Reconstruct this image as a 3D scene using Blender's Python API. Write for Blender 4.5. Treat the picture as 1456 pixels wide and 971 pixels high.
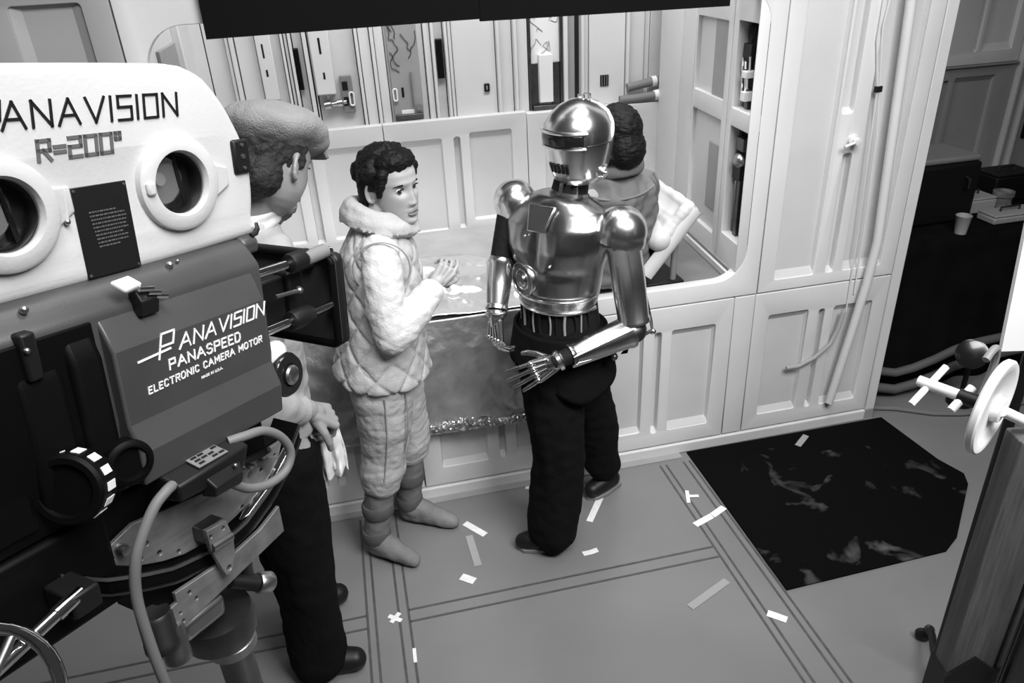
import bpy, bmesh, math, random
import numpy as np
from mathutils import Vector, Matrix, noise

for _o in list(bpy.data.objects):
    bpy.data.objects.remove(_o)
SC = bpy.context.scene
COL = SC.collection
random.seed(7)
PI = math.pi

# ------------------------------------------------------------------ camera
cd = bpy.data.cameras.new('camera')
cam = bpy.data.objects.new('camera', cd)
COL.objects.link(cam)
cd.sensor_width = 36.0
cd.lens = 1066.3 / 1456 * 36
cd.clip_start = 0.02
_y, _p, _r = .200957, .485545, -.052681
_ca, _sa, _cb, _sb, _cc, _sc = math.cos(_y), math.sin(_y), math.cos(_p), math.sin(_p), math.cos(_r), math.sin(_r)
_M = Matrix(((1, 0, 0), (0, -_sb, -_cb), (0, _cb, -_sb))) @ Matrix(((_ca, -_sa, 0), (_sa, _ca, 0), (0, 0, 1)))
_M = Matrix(((_cc, -_sc, 0), (_sc, _cc, 0), (0, 0, 1))) @ _M
_right, _down, _fwd = _M[0], _M[1], _M[2]
cam.matrix_world = Matrix((( _right[0], -_down[0], -_fwd[0], 0),
                           ( _right[1], -_down[1], -_fwd[1], 0),
                           ( _right[2], -_down[2], -_fwd[2], 2.13),
                           (0, 0, 0, 1)))
SC.camera = cam

# ------------------------------------------------------------------ world, lamps, exposure
SC.view_settings.view_transform = 'Standard'
SC.view_settings.look = 'None'
SC.view_settings.exposure = 0.0
SC.view_settings.gamma = 1.0
wd = bpy.data.worlds.new('stage')
SC.world = wd
wd.use_nodes = True
wd.node_tree.nodes['Background'].inputs[0].default_value = (1, 1, 1, 1)
wd.node_tree.nodes['Background'].inputs[1].default_value = 0.035

def area(name, loc, target, sx, sy, power, spread=180):
    l = bpy.data.lights.new(name, 'AREA')
    l.shape = 'RECTANGLE'; l.size = sx; l.size_y = sy; l.energy = power
    l.spread = math.radians(spread)
    o = bpy.data.objects.new(name, l); COL.objects.link(o)
    o.location = loc
    d = Vector(target) - Vector(loc)
    o.rotation_euler = d.to_track_quat('-Z', 'Y').to_euler()
    return o
area('key_lamp', (1.6, -0.2, 3.7), (0.35, 2.4, 0.9), 1.6, 1.4, 54, 105)
area('top_lamp', (1.0, 2.0, 4.2), (0.9, 2.2, 0.0), 1.6, 1.0, 25, 120)
area('alcove_lamp', (0.55, 3.0, 3.0), (0.5, 3.5, 1.0), 2.0, 0.5, 36)
area('front_softbox', (0.35, 0.2, 3.9), (0.7, 2.3, 0.6), 1.3, 0.9, 32, 120)

# ------------------------------------------------------------------ materials
MATS = {}
def mat(name, v, rough=.6, metal=0.0, bump=0.0, bscale=40., var=0.0, vscale=3., coat=0.0, spec=.5, stretch=None):
    if name in MATS: return MATS[name]
    m = bpy.data.materials.new(name); m.use_nodes = True
    nt = m.node_tree; b = nt.nodes['Principled BSDF']
    b.inputs['Base Color'].default_value = (v, v, v, 1)
    b.inputs['Roughness'].default_value = rough
    b.inputs['Metallic'].default_value = metal
    b.inputs['Coat Weight'].default_value = coat
    b.inputs['Specular IOR Level'].default_value = spec
    tc = nt.nodes.new('ShaderNodeTexCoord')
    vec = tc.outputs['Object']
    if stretch:
        mp = nt.nodes.new('ShaderNodeMapping'); mp.inputs['Scale'].default_value = stretch
        nt.links.new(vec, mp.inputs['Vector']); vec = mp.outputs['Vector']
    if var > 0:
        n = nt.nodes.new('ShaderNodeTexNoise'); n.inputs['Scale'].default_value = vscale
        n.inputs['Detail'].default_value = 6
        r = nt.nodes.new('ShaderNodeMapRange')
        r.inputs['From Min'].default_value = .3; r.inputs['From Max'].default_value = .7
        r.inputs['To Min'].default_value = v * (1 - var); r.inputs['To Max'].default_value = v * (1 + var)
        nt.links.new(vec, n.inputs['Vector'])
        nt.links.new(n.outputs['Fac'], r.inputs['Value'])
        nt.links.new(r.outputs['Result'], b.inputs['Base Color'])
    if bump > 0:
        n2 = nt.nodes.new('ShaderNodeTexNoise'); n2.inputs['Scale'].default_value = bscale
        n2.inputs['Detail'].default_value = 4
        bp = nt.nodes.new('ShaderNodeBump'); bp.inputs['Strength'].default_value = bump
        bp.inputs['Distance'].default_value = .01
        nt.links.new(vec, n2.inputs['Vector'])
        nt.links.new(n2.outputs['Fac'], bp.inputs['Height'])
        nt.links.new(bp.outputs['Normal'], b.inputs['Normal'])
    MATS[name] = m
    return m
mat('set_white', .66, .5, var=.06, vscale=2.5, bump=.05, bscale=60)
mat('set_panel', .58, .5, var=.05, vscale=4, bump=.05, bscale=80)
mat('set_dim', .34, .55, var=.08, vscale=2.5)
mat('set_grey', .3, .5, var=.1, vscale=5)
mat('gap', .02, .9)
mat('black_board', .006, .9, spec=.05)
mat('black', .008, .45, spec=.3)
mat('black_gloss', .012, .18, coat=.4)
mat('black_cloth', .005, .95, var=.3, vscale=6, spec=.05)
mat('lino', .185, .27, var=.10, vscale=1.7, bump=.02, bscale=30)
mat('lino_line', .07, .5, var=.2, vscale=30)
mat('counter', .17, .7, var=.12, vscale=6, bump=.15, bscale=25)
mat('tape', .75, .7, var=.08, vscale=40)
mat('tape_dim', .30, .6)
mat('chrome', .85, .12, 1.0)
mat('steel', .42, .34, 1.0, var=.15, vscale=14)
mat('dark_steel', .14, .4, 1.0, var=.2, vscale=20)
mat('glass_dark', .02, .05, coat=1)
mat('grey_mid', .18, .6)
mat('white', .8, .5)
mat('cable_grey', .15, .6)
mat('camera_white', .52, .42, var=.04, vscale=6, bump=.06, bscale=160)
mat('camera_grey', .048, .38, var=.10, vscale=8, bump=.035, bscale=420)
mat('camera_black', .0025, .5, bump=.04, bscale=300, spec=.10)
mat('letter_white', .85, .5)
mat('letter_grey', .10, .5)
mat('plate_steel', .24, .45, .6, var=.25, vscale=22)
mat('skin', .37, .5, var=.05, vscale=18, bump=.04, bscale=150)
mat('skin_dark', .28, .55, var=.08, vscale=20)
mat('lips', .19, .45)
mat('hair', .006, .55, bump=.6, bscale=45, stretch=(1, 1, 3), spec=.18)
mat('hair_grey', .025, .6, bump=.8, bscale=70, spec=.2)
mat('beard', .16, .8, bump=1.0, bscale=90)
mat('eye_white', .62, .25)
mat('iris', .02, .15)
mat('quilt', .43, .85, var=.05, vscale=12, bump=.25, bscale=140)
mat('quilt_sleeve', .60, .85, var=.05, vscale=12, bump=.25, bscale=140)
mat('boot', .17, .75, var=.15, vscale=14, bump=.15, bscale=120)
mat('boot_band', .08, .8, var=.2, vscale=20)
mat('armour', .80, .25, 1.0, var=.12, vscale=7, bump=.03, bscale=20)
mat('armour_dull', .38, .27, 1.0, var=.25, vscale=9, bump=.05, bscale=25)
mat('undersuit', .008, .75, bump=.3, bscale=60, spec=.2)
mat('trouser_black', .006, .92, bump=.5, bscale=30, spec=.08)
mat('cord', .3, .4)
mat('cap_wool', .22, .9, var=.08, vscale=14, bump=.4, bscale=220)
mat('jacket_pale', .36, .85, var=.06, vscale=10, bump=.2, bscale=160)
mat('jacket_grey', .15, .8, var=.06, vscale=8, bump=.2, bscale=160)
mat('shirt', .7, .7)
mat('rag', .72, .9, var=.12, vscale=26)
mat('pad_white', .56, .7, var=.04, vscale=8)
mat('cabinet_black', .006, .5, spec=.2)
mat('hose_dark', .10, .6)
mat('wood', .09, .6, var=.35, vscale=9, bump=.3, bscale=30, stretch=(9, 9, .6))
mat('clutter', .16, .6, var=.5, vscale=14)
mat('paper', .62, .6)
mat('matte_grey', .03, .6)
mat('foil_mid', .5, .3, .8)
mat('foil', .80, .28, .8, var=.08, vscale=5)
mat('foil_dull', .42, .42, .6, var=.25, vscale=7, bump=.4, bscale=30)
mat('blanket', .36, .85, var=.1, vscale=7, bump=.5, bscale=26)
mat('rug_base', .012, .9)
mat('light_panel', .8, .35)
def rug_material():
    m = bpy.data.materials.new('rug'); m.use_nodes = True
    nt = m.node_tree; b = nt.nodes['Principled BSDF']; b.inputs['Roughness'].default_value = .9
    b.inputs['Specular IOR Level'].default_value = .04
    tc = nt.nodes.new('ShaderNodeTexCoord')
    n = nt.nodes.new('ShaderNodeTexNoise'); n.inputs['Scale'].default_value = 5.5; n.inputs['Detail'].default_value = 8
    n.inputs['Distortion'].default_value = .6
    mp = nt.nodes.new('ShaderNodeMapping'); mp.inputs['Location'].default_value = (3.3, 1.7, 0)
    cr = nt.nodes.new('ShaderNodeValToRGB')
    cr.color_ramp.elements[0].position = .60; cr.color_ramp.elements[0].color = (.0035, .0035, .0035, 1)
    cr.color_ramp.elements[1].position = .78; cr.color_ramp.elements[1].color = (.12, .12, .12, 1)
    nt.links.new(tc.outputs['Object'], mp.inputs['Vector']); nt.links.new(mp.outputs['Vector'], n.inputs['Vector'])
    nt.links.new(n.outputs['Fac'], cr.inputs['Fac']); nt.links.new(cr.outputs['Color'], b.inputs['Base Color'])
    MATS['rug'] = m
rug_material()
def glass_material():
    m = bpy.data.materials.new('port_glass'); m.use_nodes = True
    b = m.node_tree.nodes['Principled BSDF']
    b.inputs['Base Color'].default_value = (.9, .9, .9, 1); b.inputs['Roughness'].default_value = .02
    b.inputs['Transmission Weight'].default_value = 1.0; b.inputs['IOR'].default_value = 1.1
    MATS['port_glass'] = m
glass_material()

# ------------------------------------------------------------------ mesh builder
class MB:
    def __init__(s, M=None, warp=None):
        s.v = []; s.f = []; s.M = M; s.warp = warp
    def add(s, vs, fs):
        k = len(s.v)
        if s.warp: vs = [s.warp(Vector(p)) for p in vs]
        s.v += [s.M @ Vector(p) if s.M else Vector(p) for p in vs]
        s.f += [tuple(i + k for i in f) for f in fs]
        return s
    def box(s, x0, x1, y0, y1, z0, z1, M=None):
        vs = [Vector((x, y, z)) for x in (x0, x1) for y in (y0, y1) for z in (z0, z1)]
        if M: vs = [M @ p for p in vs]
        return s.add(vs, [(0, 1, 3, 2), (4, 6, 7, 5), (0, 4, 5, 1), (2, 3, 7, 6), (0, 2, 6, 4), (1, 5, 7, 3)])
    def hexa(s, lo, hi):
        """two quads (4 pts each) joined into a solid"""
        return s.add(list(lo) + list(hi), [(3, 2, 1, 0), (4, 5, 6, 7), (0, 1, 5, 4), (1, 2, 6, 5), (2, 3, 7, 6), (3, 0, 4, 7)])
    def tube(s, pts, r, n=10, caps=True, flat=1.0, up=None):
        pts = [Vector(p) for p in pts]
        rs = r if isinstance(r, (list, tuple)) else [r] * len(pts)
        vs = []; fs = []
        t0 = (pts[1] - pts[0]).normalized()
        a = Vector(up) if up else (Vector((0, 0, 1)) if abs(t0.z) < .9 else Vector((1, 0, 0)))
        a = (a - t0 * a.dot(t0)).normalized()
        for i, p in enumerate(pts):
            t = (pts[min(i + 1, len(pts) - 1)] - pts[max(i - 1, 0)])
            t = t.normalized() if t.length > 1e-9 else t0
            a = (a - t * a.dot(t))
            a = a.normalized() if a.length > 1e-6 else t.orthogonal().normalized()
            b = t.cross(a)
            for k in range(n):
                an = 2 * PI * k / n
                vs.append(p + (a * math.cos(an) * flat + b * math.sin(an)) * rs[i])
        for i in range(len(pts) - 1):
            for k in range(n):
                k2 = (k + 1) % n
                fs.append((i * n + k, i * n + k2, (i + 1) * n + k2, (i + 1) * n + k))
        if caps:
            fs.append(tuple(range(n - 1, -1, -1))); fs.append(tuple((len(pts) - 1) * n + k for k in range(n)))
        return s.add(vs, fs)
    def cyl(s, p0, p1, r0, r1=None, n=16):
        return s.tube([p0, p1], [r0, r0 if r1 is None else r1], n)
    def ball(s, c, rx, ry=None, rz=None, n=14, m=10, R=None):
        ry = rx if ry is None else ry; rz = rx if rz is None else rz
        vs = []; fs = []
        c = Vector(c)
        for j in range(1, m):
            th = PI * j / m
            for i in range(n):
                ph = 2 * PI * i / n
                p = Vector((rx * math.sin(th) * math.cos(ph), ry * math.sin(th) * math.sin(ph), rz * math.cos(th)))
                vs.append(c + (R @ p if R else p))
        vs.append(c + (R @ Vector((0, 0, rz)) if R else Vector((0, 0, rz))))
        vs.append(c + (R @ Vector((0, 0, -rz)) if R else Vector((0, 0, -rz))))
        T, B = len(vs) - 2, len(vs) - 1
        for j in range(m - 2):
            for i in range(n):
                i2 = (i + 1) % n
                fs.append((j * n + i, (j + 1) * n + i, (j + 1) * n + i2, j * n + i2))
        for i in range(n):
            i2 = (i + 1) % n
            fs.append((T, i, i2)); fs.append((B, (m - 2) * n + i2, (m - 2) * n + i))
        return s.add(vs, fs)
    def limb(s, pts, n=14):
        """chain of (x,y,z,r): balls at the joints and cones between, for remeshing"""
        for q in pts: s.ball(q[:3], q[3], n=n, m=10)
        for a, b in zip(pts[:-1], pts[1:]):
            s.tube([a[:3], b[:3]], [a[3], b[3]], n)
        return s
    def loft(s, rings, caps=True):
        """rings: equal-length lists of points"""
        n = len(rings[0]); vs = [p for r in rings for p in r]; fs = []
        for i in range(len(rings) - 1):
            for k in range(n):
                k2 = (k + 1) % n
                fs.append((i * n + k, i * n + k2, (i + 1) * n + k2, (i + 1) * n + k))
        if caps:
            fs.append(tuple(range(n - 1, -1, -1))); fs.append(tuple((len(rings) - 1) * n + k for k in range(n)))
        return s.add(vs, fs)
    def lathe(s, prof, o, ax, n=24):
        """prof: list of (radius, along); o origin; ax axis"""
        ax = Vector(ax).normalized(); a = ax.orthogonal().normalized(); b = ax.cross(a); o = Vector(o)
        rings = [[o + ax * h + (a * math.cos(2 * PI * k / n) + b * math.sin(2 * PI * k / n)) * max(r, 1e-4) for k in range(n)] for r, h in prof]
        return s.loft(rings, True)
    def prism(s, poly, f0, f1):
        """poly of 2-d points, f0/f1 map (u,v) to 3-d for the two faces"""
        n = len(poly)
        return s.add([f0(*p) for p in poly] + [f1(*p) for p in poly],
                     [tuple(range(n - 1, -1, -1)), tuple(range(n, 2 * n))] + [(k, (k + 1) % n, n + (k + 1) % n, n + k) for k in range(n)])
    def grid(s, fn, nu, nv):
        vs = [fn(i / nu, j / nv) for j in range(nv + 1) for i in range(nu + 1)]
        fs = [(j * (nu + 1) + i, j * (nu + 1) + i + 1, (j + 1) * (nu + 1) + i + 1, (j + 1) * (nu + 1) + i) for j in range(nv) for i in range(nu)]
        return s.add(vs, fs)
    def build(s, name, m, parent=None, bevel=0, seg=2, smooth=40, solid=0, kind=None, fix=True):
        me = bpy.data.meshes.new(name)
        me.from_pydata([tuple(p) for p in s.v], [], s.f)
        if fix:
            bm = bmesh.new(); bm.from_mesh(me)
            bmesh.ops.recalc_face_normals(bm, faces=bm.faces)
            bm.to_mesh(me); bm.free()
        return link(name, me, m, parent, bevel, seg, smooth, solid, kind)

def link(name, me, m, parent=None, bevel=0, seg=2, smooth=40, solid=0, kind=None):
    o = bpy.data.objects.new(name, me); COL.objects.link(o)
    me.materials.clear(); me.materials.append(MATS[m])
    if smooth:
        me.shade_smooth(); me.set_sharp_from_angle(angle=math.radians(smooth))
    if solid:
        k = o.modifiers.new('solid', 'SOLIDIFY'); k.thickness = solid; k.offset = 0
    if bevel:
        k = o.modifiers.new('bevel', 'BEVEL'); k.width = bevel; k.segments = seg; k.limit_method = 'ANGLE'
        k.angle_limit = math.radians(35); k.harden_normals = False
    if parent: o.parent = parent
    if kind: o['kind'] = kind
    return o

def empty(name, loc, label=None, cat=None, group=None, M=None, kind=None):
    o = bpy.data.objects.new(name, None); COL.objects.link(o)
    o.empty_display_size = .1
    if M is not None: o.matrix_world = M
    else: o.location = loc
    tag(o, label, cat, group, kind)
    return o
def tag(o, label=None, cat=None, group=None, kind=None):
    if label: o['label'] = label
    if cat: o['category'] = cat
    if group: o['group'] = group
    if kind: o['kind'] = kind
    return o
WARP = {}
def rel(root):
    """builder whose points are given in world space and stored relative to root"""
    return MB(Matrix.Translation(-root.location), WARP.get(root.name))

def smoothpts(pts, k=5):
    P = [Vector(p) for p in pts]; out = []
    for i in range(len(P) - 1):
        p0, p1, p2, p3 = P[max(i - 1, 0)], P[i], P[i + 1], P[min(i + 2, len(P) - 1)]
        for j in range(k):
            t = j / k
            out.append(.5 * ((2 * p1) + (p2 - p0) * t + (2 * p0 - 5 * p1 + 4 * p2 - p3) * t * t + (3 * p1 - p0 - 3 * p2 + p3) * t ** 3))
    return out + [P[-1]]
def rrect(x0, x1, y0, y1, r, n=6):
    out = []
    for cx, cy, a0 in ((x1 - r, y1 - r, 0), (x0 + r, y1 - r, PI / 2), (x0 + r, y0 + r, PI), (x1 - r, y0 + r, 1.5 * PI)):
        for k in range(n + 1):
            a = a0 + PI / 2 * k / n
            out.append((cx + r * math.cos(a), cy + r * math.sin(a)))
    return out
def circle(cx, cy, r, n=32):
    return [(cx + r * math.cos(2 * PI * k / n), cy + r * math.sin(2 * PI * k / n)) for k in range(n)]
def plate(name, outer, holes, thick, bev, fn, m, parent=None, smooth=35):
    """flat slab with holes; fn maps (u,v,w) to 3-d, w from 0 (front) to thick (back)"""
    cu = bpy.data.curves.new(name, 'CURVE'); cu.dimensions = '2D'; cu.fill_mode = 'BOTH'
    cu.extrude = max(thick / 2 - bev, 1e-4); cu.bevel_depth = bev; cu.bevel_resolution = 2; cu.offset = -bev
    for poly in [outer] + holes:
        sp = cu.splines.new('POLY'); sp.points.add(len(poly) - 1); sp.use_cyclic_u = True
        for p, q in zip(sp.points, poly): p.co = (q[0], q[1], 0, 1)
    ob = bpy.data.objects.new(name, cu); COL.objects.link(ob)
    dg = bpy.context.evaluated_depsgraph_get()
    me = bpy.data.meshes.new_from_object(ob.evaluated_get(dg))
    bpy.data.objects.remove(ob); bpy.data.curves.remove(cu)
    for v in me.vertices:
        v.co = fn(v.co.x, v.co.y, thick / 2 - v.co.z)
    bm = bmesh.new(); bm.from_mesh(me)
    bmesh.ops.remove_doubles(bm, verts=bm.verts, dist=1e-5)
    bmesh.ops.recalc_face_normals(bm, faces=bm.faces)
    bm.to_mesh(me); bm.free()
    return link(name, me, m, parent, smooth=smooth)

def skinned(name, mb, m, parent, voxel=.006, it=4, deform=None, dec=0, fac=.5):
    """join overlapping closed shapes into one continuous surface"""
    me = bpy.data.meshes.new(name)
    me.from_pydata([tuple(p) for p in mb.v], [], mb.f)
    bm = bmesh.new(); bm.from_mesh(me); bmesh.ops.recalc_face_normals(bm, faces=bm.faces); bm.to_mesh(me); bm.free()
    o = bpy.data.objects.new(name, me); COL.objects.link(o)
    k = o.modifiers.new('r', 'REMESH'); k.mode = 'VOXEL'; k.voxel_size = voxel
    if it:
        k = o.modifiers.new('s', 'SMOOTH'); k.factor = fac; k.iterations = it
    dg = bpy.context.evaluated_depsgraph_get()
    me2 = bpy.data.meshes.new_from_object(o.evaluated_get(dg))
    bpy.data.objects.remove(o); bpy.data.meshes.remove(me)
    me2.name = name
    if deform:
        n = len(me2.vertices)
        co = np.empty(n * 3, np.float32); no = np.empty(n * 3, np.float32)
        me2.vertices.foreach_get('co', co); me2.vertices.foreach_get('normal', no)
        co = co.reshape(-1, 3).astype(float); no = no.reshape(-1, 3).astype(float)
        co2 = deform(co, no)
        me2.vertices.foreach_set('co', co2.astype(np.float32).ravel()); me2.update()
    return link(name, me2, m, parent, smooth=180)

def ell_ring(c, rx, ry, yaw, n=28, tilt=(0, 0), p=2.0):
    """ring: rx along facing, ry sideways"""
    out = []
    cy, sy = math.cos(yaw), math.sin(yaw)
    for k in range(n):
        a = 2 * PI * k / n
        ca, sa = math.cos(a), math.sin(a)
        x = rx * math.copysign(abs(ca) ** (2 / p), ca); y = ry * math.copysign(abs(sa) ** (2 / p), sa)
        out.append(Vector((c[0] + x * cy - y * sy, c[1] + x * sy + y * cy, c[2] + tilt[0] * x + tilt[1] * y)))
    return out
def nz(co, s, seed=0):
    return np.array([noise.noise(Vector((p[0] * s + seed, p[1] * s - seed, p[2] * s + 2 * seed))) for p in co])
# ================================================================== SETTING
W = 2.632                                     # front face of the set wall
def S(o): o['kind'] = 'structure'; return o

# floor with painted joint lines
fl = MB().box(-4, 7, -3, 7, -.05, 0).build('floor', 'lino', smooth=0); S(fl)
def strip(x0, y0, x1, y1, w=.009):
    a = Vector((x0, y0, 0)); b = Vector((x1, y1, 0)); d = (b - a).normalized(); n = Vector((-d.y, d.x, 0)) * w / 2
    MB().hexa([a - n, b - n, b + n, a + n], [p + Vector((0, 0, .0012)) for p in (a - n, b - n, b + n, a + n)]).build('joint_line', 'lino_line', fl, smooth=0)
for x in (-.175, -.146, -.062, -.027): strip(x, .2, x, 2.57)
for y in (2.023, 1.968): strip(-.025, y, 1.175, y)
for y in (2.036, 1.977): strip(-1.4, y, -.178, y)
for x in (1.178, 1.207, 1.291, 1.320): strip(x, .2, x + .002, 2.56)

def fr(u, v, w): return Vector((u, W + w, v))
wall = MB().box(-2.6, 2.25, W + .052, W + .07, 0, .80).box(-2.6, -.60, W + .052, W + .07, .8, 2.9).box(1.60, 2.25, W + .052, W + .07, .8, 2.9) \
    .box(-.6, 1.6, W + .052, W + .07, 2.0, 2.9).build('wall_front', 'gap', smooth=0); S(wall)
def wpanel(x0, x1, z0, z1, holes=(), m='set_white', r=.003):
    return plate('wall_panel', rrect(x0, x1, z0, z1, r, 2), list(holes), .05, .003, fr, m, wall)
def tray(x0, x1, z0, z1, Y=W, d=.022, top=.03, bot=.03, side=.008, name='recessed_panel', m='set_panel', par=None, bk=None):
    """recessed panel: sloping edges down to a flat back"""
    e = .004
    o = [(x0 - e, Y + .004, z0 - e), (x1 + e, Y + .004, z0 - e), (x1 + e, Y + .004, z1 + e), (x0 - e, Y + .004, z1 + e)]
    i = [(x0 + side, Y + d, z0 + bot), (x1 - side, Y + d, z0 + bot), (x1 - side, Y + d, z1 - top), (x0 + side, Y + d, z1 - top)]
    ob = [(p[0], Y + d + .012, p[2]) for p in o]
    return MB().add(o + i + ob, [(0, 1, 5, 4), (1, 2, 6, 5), (2, 3, 7, 6), (3, 0, 4, 7), (4, 5, 6, 7), (0, 8, 9, 1), (1, 9, 10, 2), (2, 10, 11, 3), (3, 11, 8, 0), (11, 10, 9, 8)]) \
        .build(name, m, par or wall, smooth=0)
def slot(x0, x1, z0, z1, Y=W, d=.03, par=None):
    return tray(x0, x1, z0, z1, Y, d, .02, .02, .004, 'groove', 'set_panel', par)

# main section round the alcove opening
OP = (-.565, 1.545, .846, 1.962)
wpanel(-.620, 1.611, .768, 2.75, [rrect(OP[0], OP[1], OP[2], OP[3], .13, 10)])
# right-hand column
wpanel(1.615, 2.264, .768, 2.75, [rrect(1.685, 1.872, .82, 2.45, .01, 2), rrect(1.925, 1.965, .82, 1.334, .012, 3), rrect(1.885, 1.94, 1.49, 2.45, .014, 3), rrect(2.006, 2.196, .82, 2.45, .01, 2)])
tray(1.685, 1.872, .82, 2.45, bot=.035); slot(1.925, 1.965, .82, 1.334); slot(1.885, 1.94, 1.49, 2.45); tray(2.006, 2.196, .82, 2.45, bot=.035)
# far left column
wpanel(-2.6, -.625, .768, 2.75, [rrect(-.90, -.703, .9, 2.04, .012, 3), rrect(-1.30, -1.08, .9, 2.04, .012, 3)], m='set_dim')
tray(-.90, -.703, .9, 2.04, top=.01, bot=.02, side=.03, m='set_dim'); tray(-1.30, -1.08, .9, 2.04, top=.01, side=.03, m='set_dim')
# lower row
wpanel(-2.6, .117, .062, .762, [rrect(-.24, -.203, .15, .65, .012, 3), rrect(-.155, .06, .15, .65, .01, 2), rrect(-.5, -.28, .15, .65, .01, 2)])
slot(-.24, -.203, .15, .65); tray(-.155, .06, .15, .65); tray(-.5, -.28, .15, .65)
wpanel(.122, 1.511, .062, .762, [rrect(.203, .407, .15, .65, .01, 2), rrect(.457, .487, .15, .65, .012, 3), rrect(.535, .75, .15, .65, .01, 2), rrect(.80, 1.105, .15, .65, .01, 2), rrect(1.155, 1.187, .135, .65, .012, 3), rrect(1.234, 1.434, .14, .65, .01, 2)])
for a in ((.203, .407), (.535, .75), (.80, 1.105), (1.234, 1.434)): tray(a[0], a[1], .145, .65)
slot(.457, .487, .15, .65); slot(1.155, 1.187, .135, .65)
wpanel(1.515, 1.608, .062, .762)
wpanel(1.612, 2.264, .062, .762, [rrect(1.683, 1.877, .138, .652, .01, 2), rrect(1.928, 1.958, .133, .645, .012, 3), rrect(2.002, 2.193, .135, .65, .01, 2)])
tray(1.683, 1.877, .138, .652); slot(1.928, 1.958, .133, .645); tray(2.002, 2.193, .135, .65)
# end stile
MB().box(2.268, 2.32, W, W + .32, .05, 2.75).build('wall_panel', 'set_white', wall, bevel=.004)
S(MB().box(-2.6, 2.268, W - .008, W + .05, 0, .055).build('baseboard_front', 'set_white', bevel=.006))
S(MB().box(-2.6, 1.30, W - .045, W - .008, 0, .006).build('floor_strip', 'set_grey', smooth=0))  # flat grey strip on the floor along the wall foot
S(MB().box(2.268, 2.315, W - .002, W + .3, 0, .05).build('baseboard_right', 'set_grey', smooth=0))
# black header boards across the top of the opening
S(MB().hexa([(-.366, W - .028, 2.35), (.481, W - .028, 2.35), (.481, W - .028, 1.923), (-.371, W - .028, 1.919)],
            [(-.366, W - .006, 2.35), (.481, W - .006, 2.35), (.481, W - .006, 1.923), (-.371, W - .006, 1.919)]).build('trim_2', 'black_board', smooth=0))
S(MB().hexa([(.483, W - .024, 2.35), (1.366, W - .024, 2.35), (1.365, W - .024, 1.908), (.483, W - .024, 1.915)],
            [(.483, W - .003, 2.35), (1.366, W - .003, 2.35), (1.365, W - .003, 1.908), (.483, W - .003, 1.915)]).build('trim_3', 'black_board', smooth=0))

# ---- alcove
B = 3.70
S(MB().box(-.70, 1.66, W + .045, B + .05, .79, .83).build('trim_4', 'counter', bevel=.004))      # bunk deck
aw = S(MB().box(-.75, 1.75, B + .12, B + .14, .7, 2.4).box(-.75, 1.75, B + .055, B + .12, .7, 1.33).build('wall_back', 'gap', smooth=0))
def fb(u, v, w): return Vector((u, B + w, v))
def bpanel(x0, x1, z0, z1, holes=()):
    return plate('wall_panel', rrect(x0, x1, z0, z1, .003, 2), list(holes), .05, .003, fb, 'set_white', aw)
def btray(x0, x1, z0, z1): return tray(x0, x1, z0, z1, B, .015, .03, .01, .006, par=aw)
bpanel(-.75, .176, .832, 1.40, [rrect(-.21, -.172, .84, 1.30, .014, 3), rrect(-.12, .10, .86, 1.31, .01, 2), rrect(-.55, -.26, .86, 1.31, .01, 2)])
slot(-.21, -.172, .84, 1.30, B, par=aw); btray(-.12, .10, .86, 1.31); btray(-.55, -.26, .86, 1.31)
bpanel(.180, .886, .832, 1.40, [rrect(.515, .548, .836, 1.312, .014, 3), rrect(.225, .455, .84, 1.31, .01, 2), rrect(.594, .808, .88, 1.325, .01, 2)])
slot(.515, .548, .836, 1.312, B, par=aw); btray(.225, .455, .84, 1.31); btray(.594, .808, .88, 1.325)
bpanel(.890, 1.70, .832, 1.39, [rrect(.98, 1.20, .88, 1.30, .01, 2), rrect(1.26, 1.46, .88, 1.30, .01, 2)])
btray(.98, 1.20, .88, 1.30); btray(1.26, 1.46, .88, 1.30)
S(MB().box(-.75, 1.70, B + .05, B + .12, 1.33, 1.385).build('trim_5', 'set_white', smooth=0))
# upper machinery wall
Z1 = 2.2
def bar(x0, x1, d=.02, z0=1.386, z1=Z1, m='set_white', name='wall_trim', dep=None):
    return MB().box(x0, x1, B + .12 - d, B + .119, z0, z1).build(name, m, aw, bevel=.002)
def upanel(x0, x1, m='set_white', d=.012): return bar(x0, x1, d, m=m, name='wall_panel')
upanel(-.73, -.56); upanel(-.555, -.47); bar(-.466, -.452, .04); bar(-.448, -.43, .05)
upanel(-.425, -.34, d=.02); upanel(-.335, -.23, 'set_panel', .02); bar(-.226, -.215, .05); bar(-.21, -.198, .035); bar(-.193, -.18, .05)
upanel(-.175, -.135, 'set_panel', .008); bar(-.13, -.112, .05); bar(-.106, -.10, .03)
upanel(-.095, .10, 'set_panel', .012); bar(.104, .118, .045); upanel(.122, .17, d=.035); bar(.174, .19, .05); upanel(.194, .235, d=.02)
upanel(.239, .42, 'set_panel', .008); upanel(.424, .452, d=.03); bar(.456, .470, .05)
upanel(.474, .515, 'set_panel', .008); bar(.519, .533, .05); bar(.538, .553, .035)
upanel(.558, .765, d=.02); bar(.769, .783, .05); upanel(.787, .85, d=.015); bar(.854, .87, .05); upanel(.874, .925, d=.03)
upanel(.929, 1.10, 'set_panel', .008); bar(1.104, 1.125, .05); upanel(1.129, 1.165, 'set_grey', .03); bar(1.195, 1.21, .05)
upanel(1.215, 1.235, d=.03); upanel(1.238, 1.425, d=.04); bar(1.43, 1.445, .055); upanel(1.448, 1.53, d=.03); upanel(1.534, 1.56, d=.02); upanel(1.563, 1.70, 'set_panel', .03)
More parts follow.
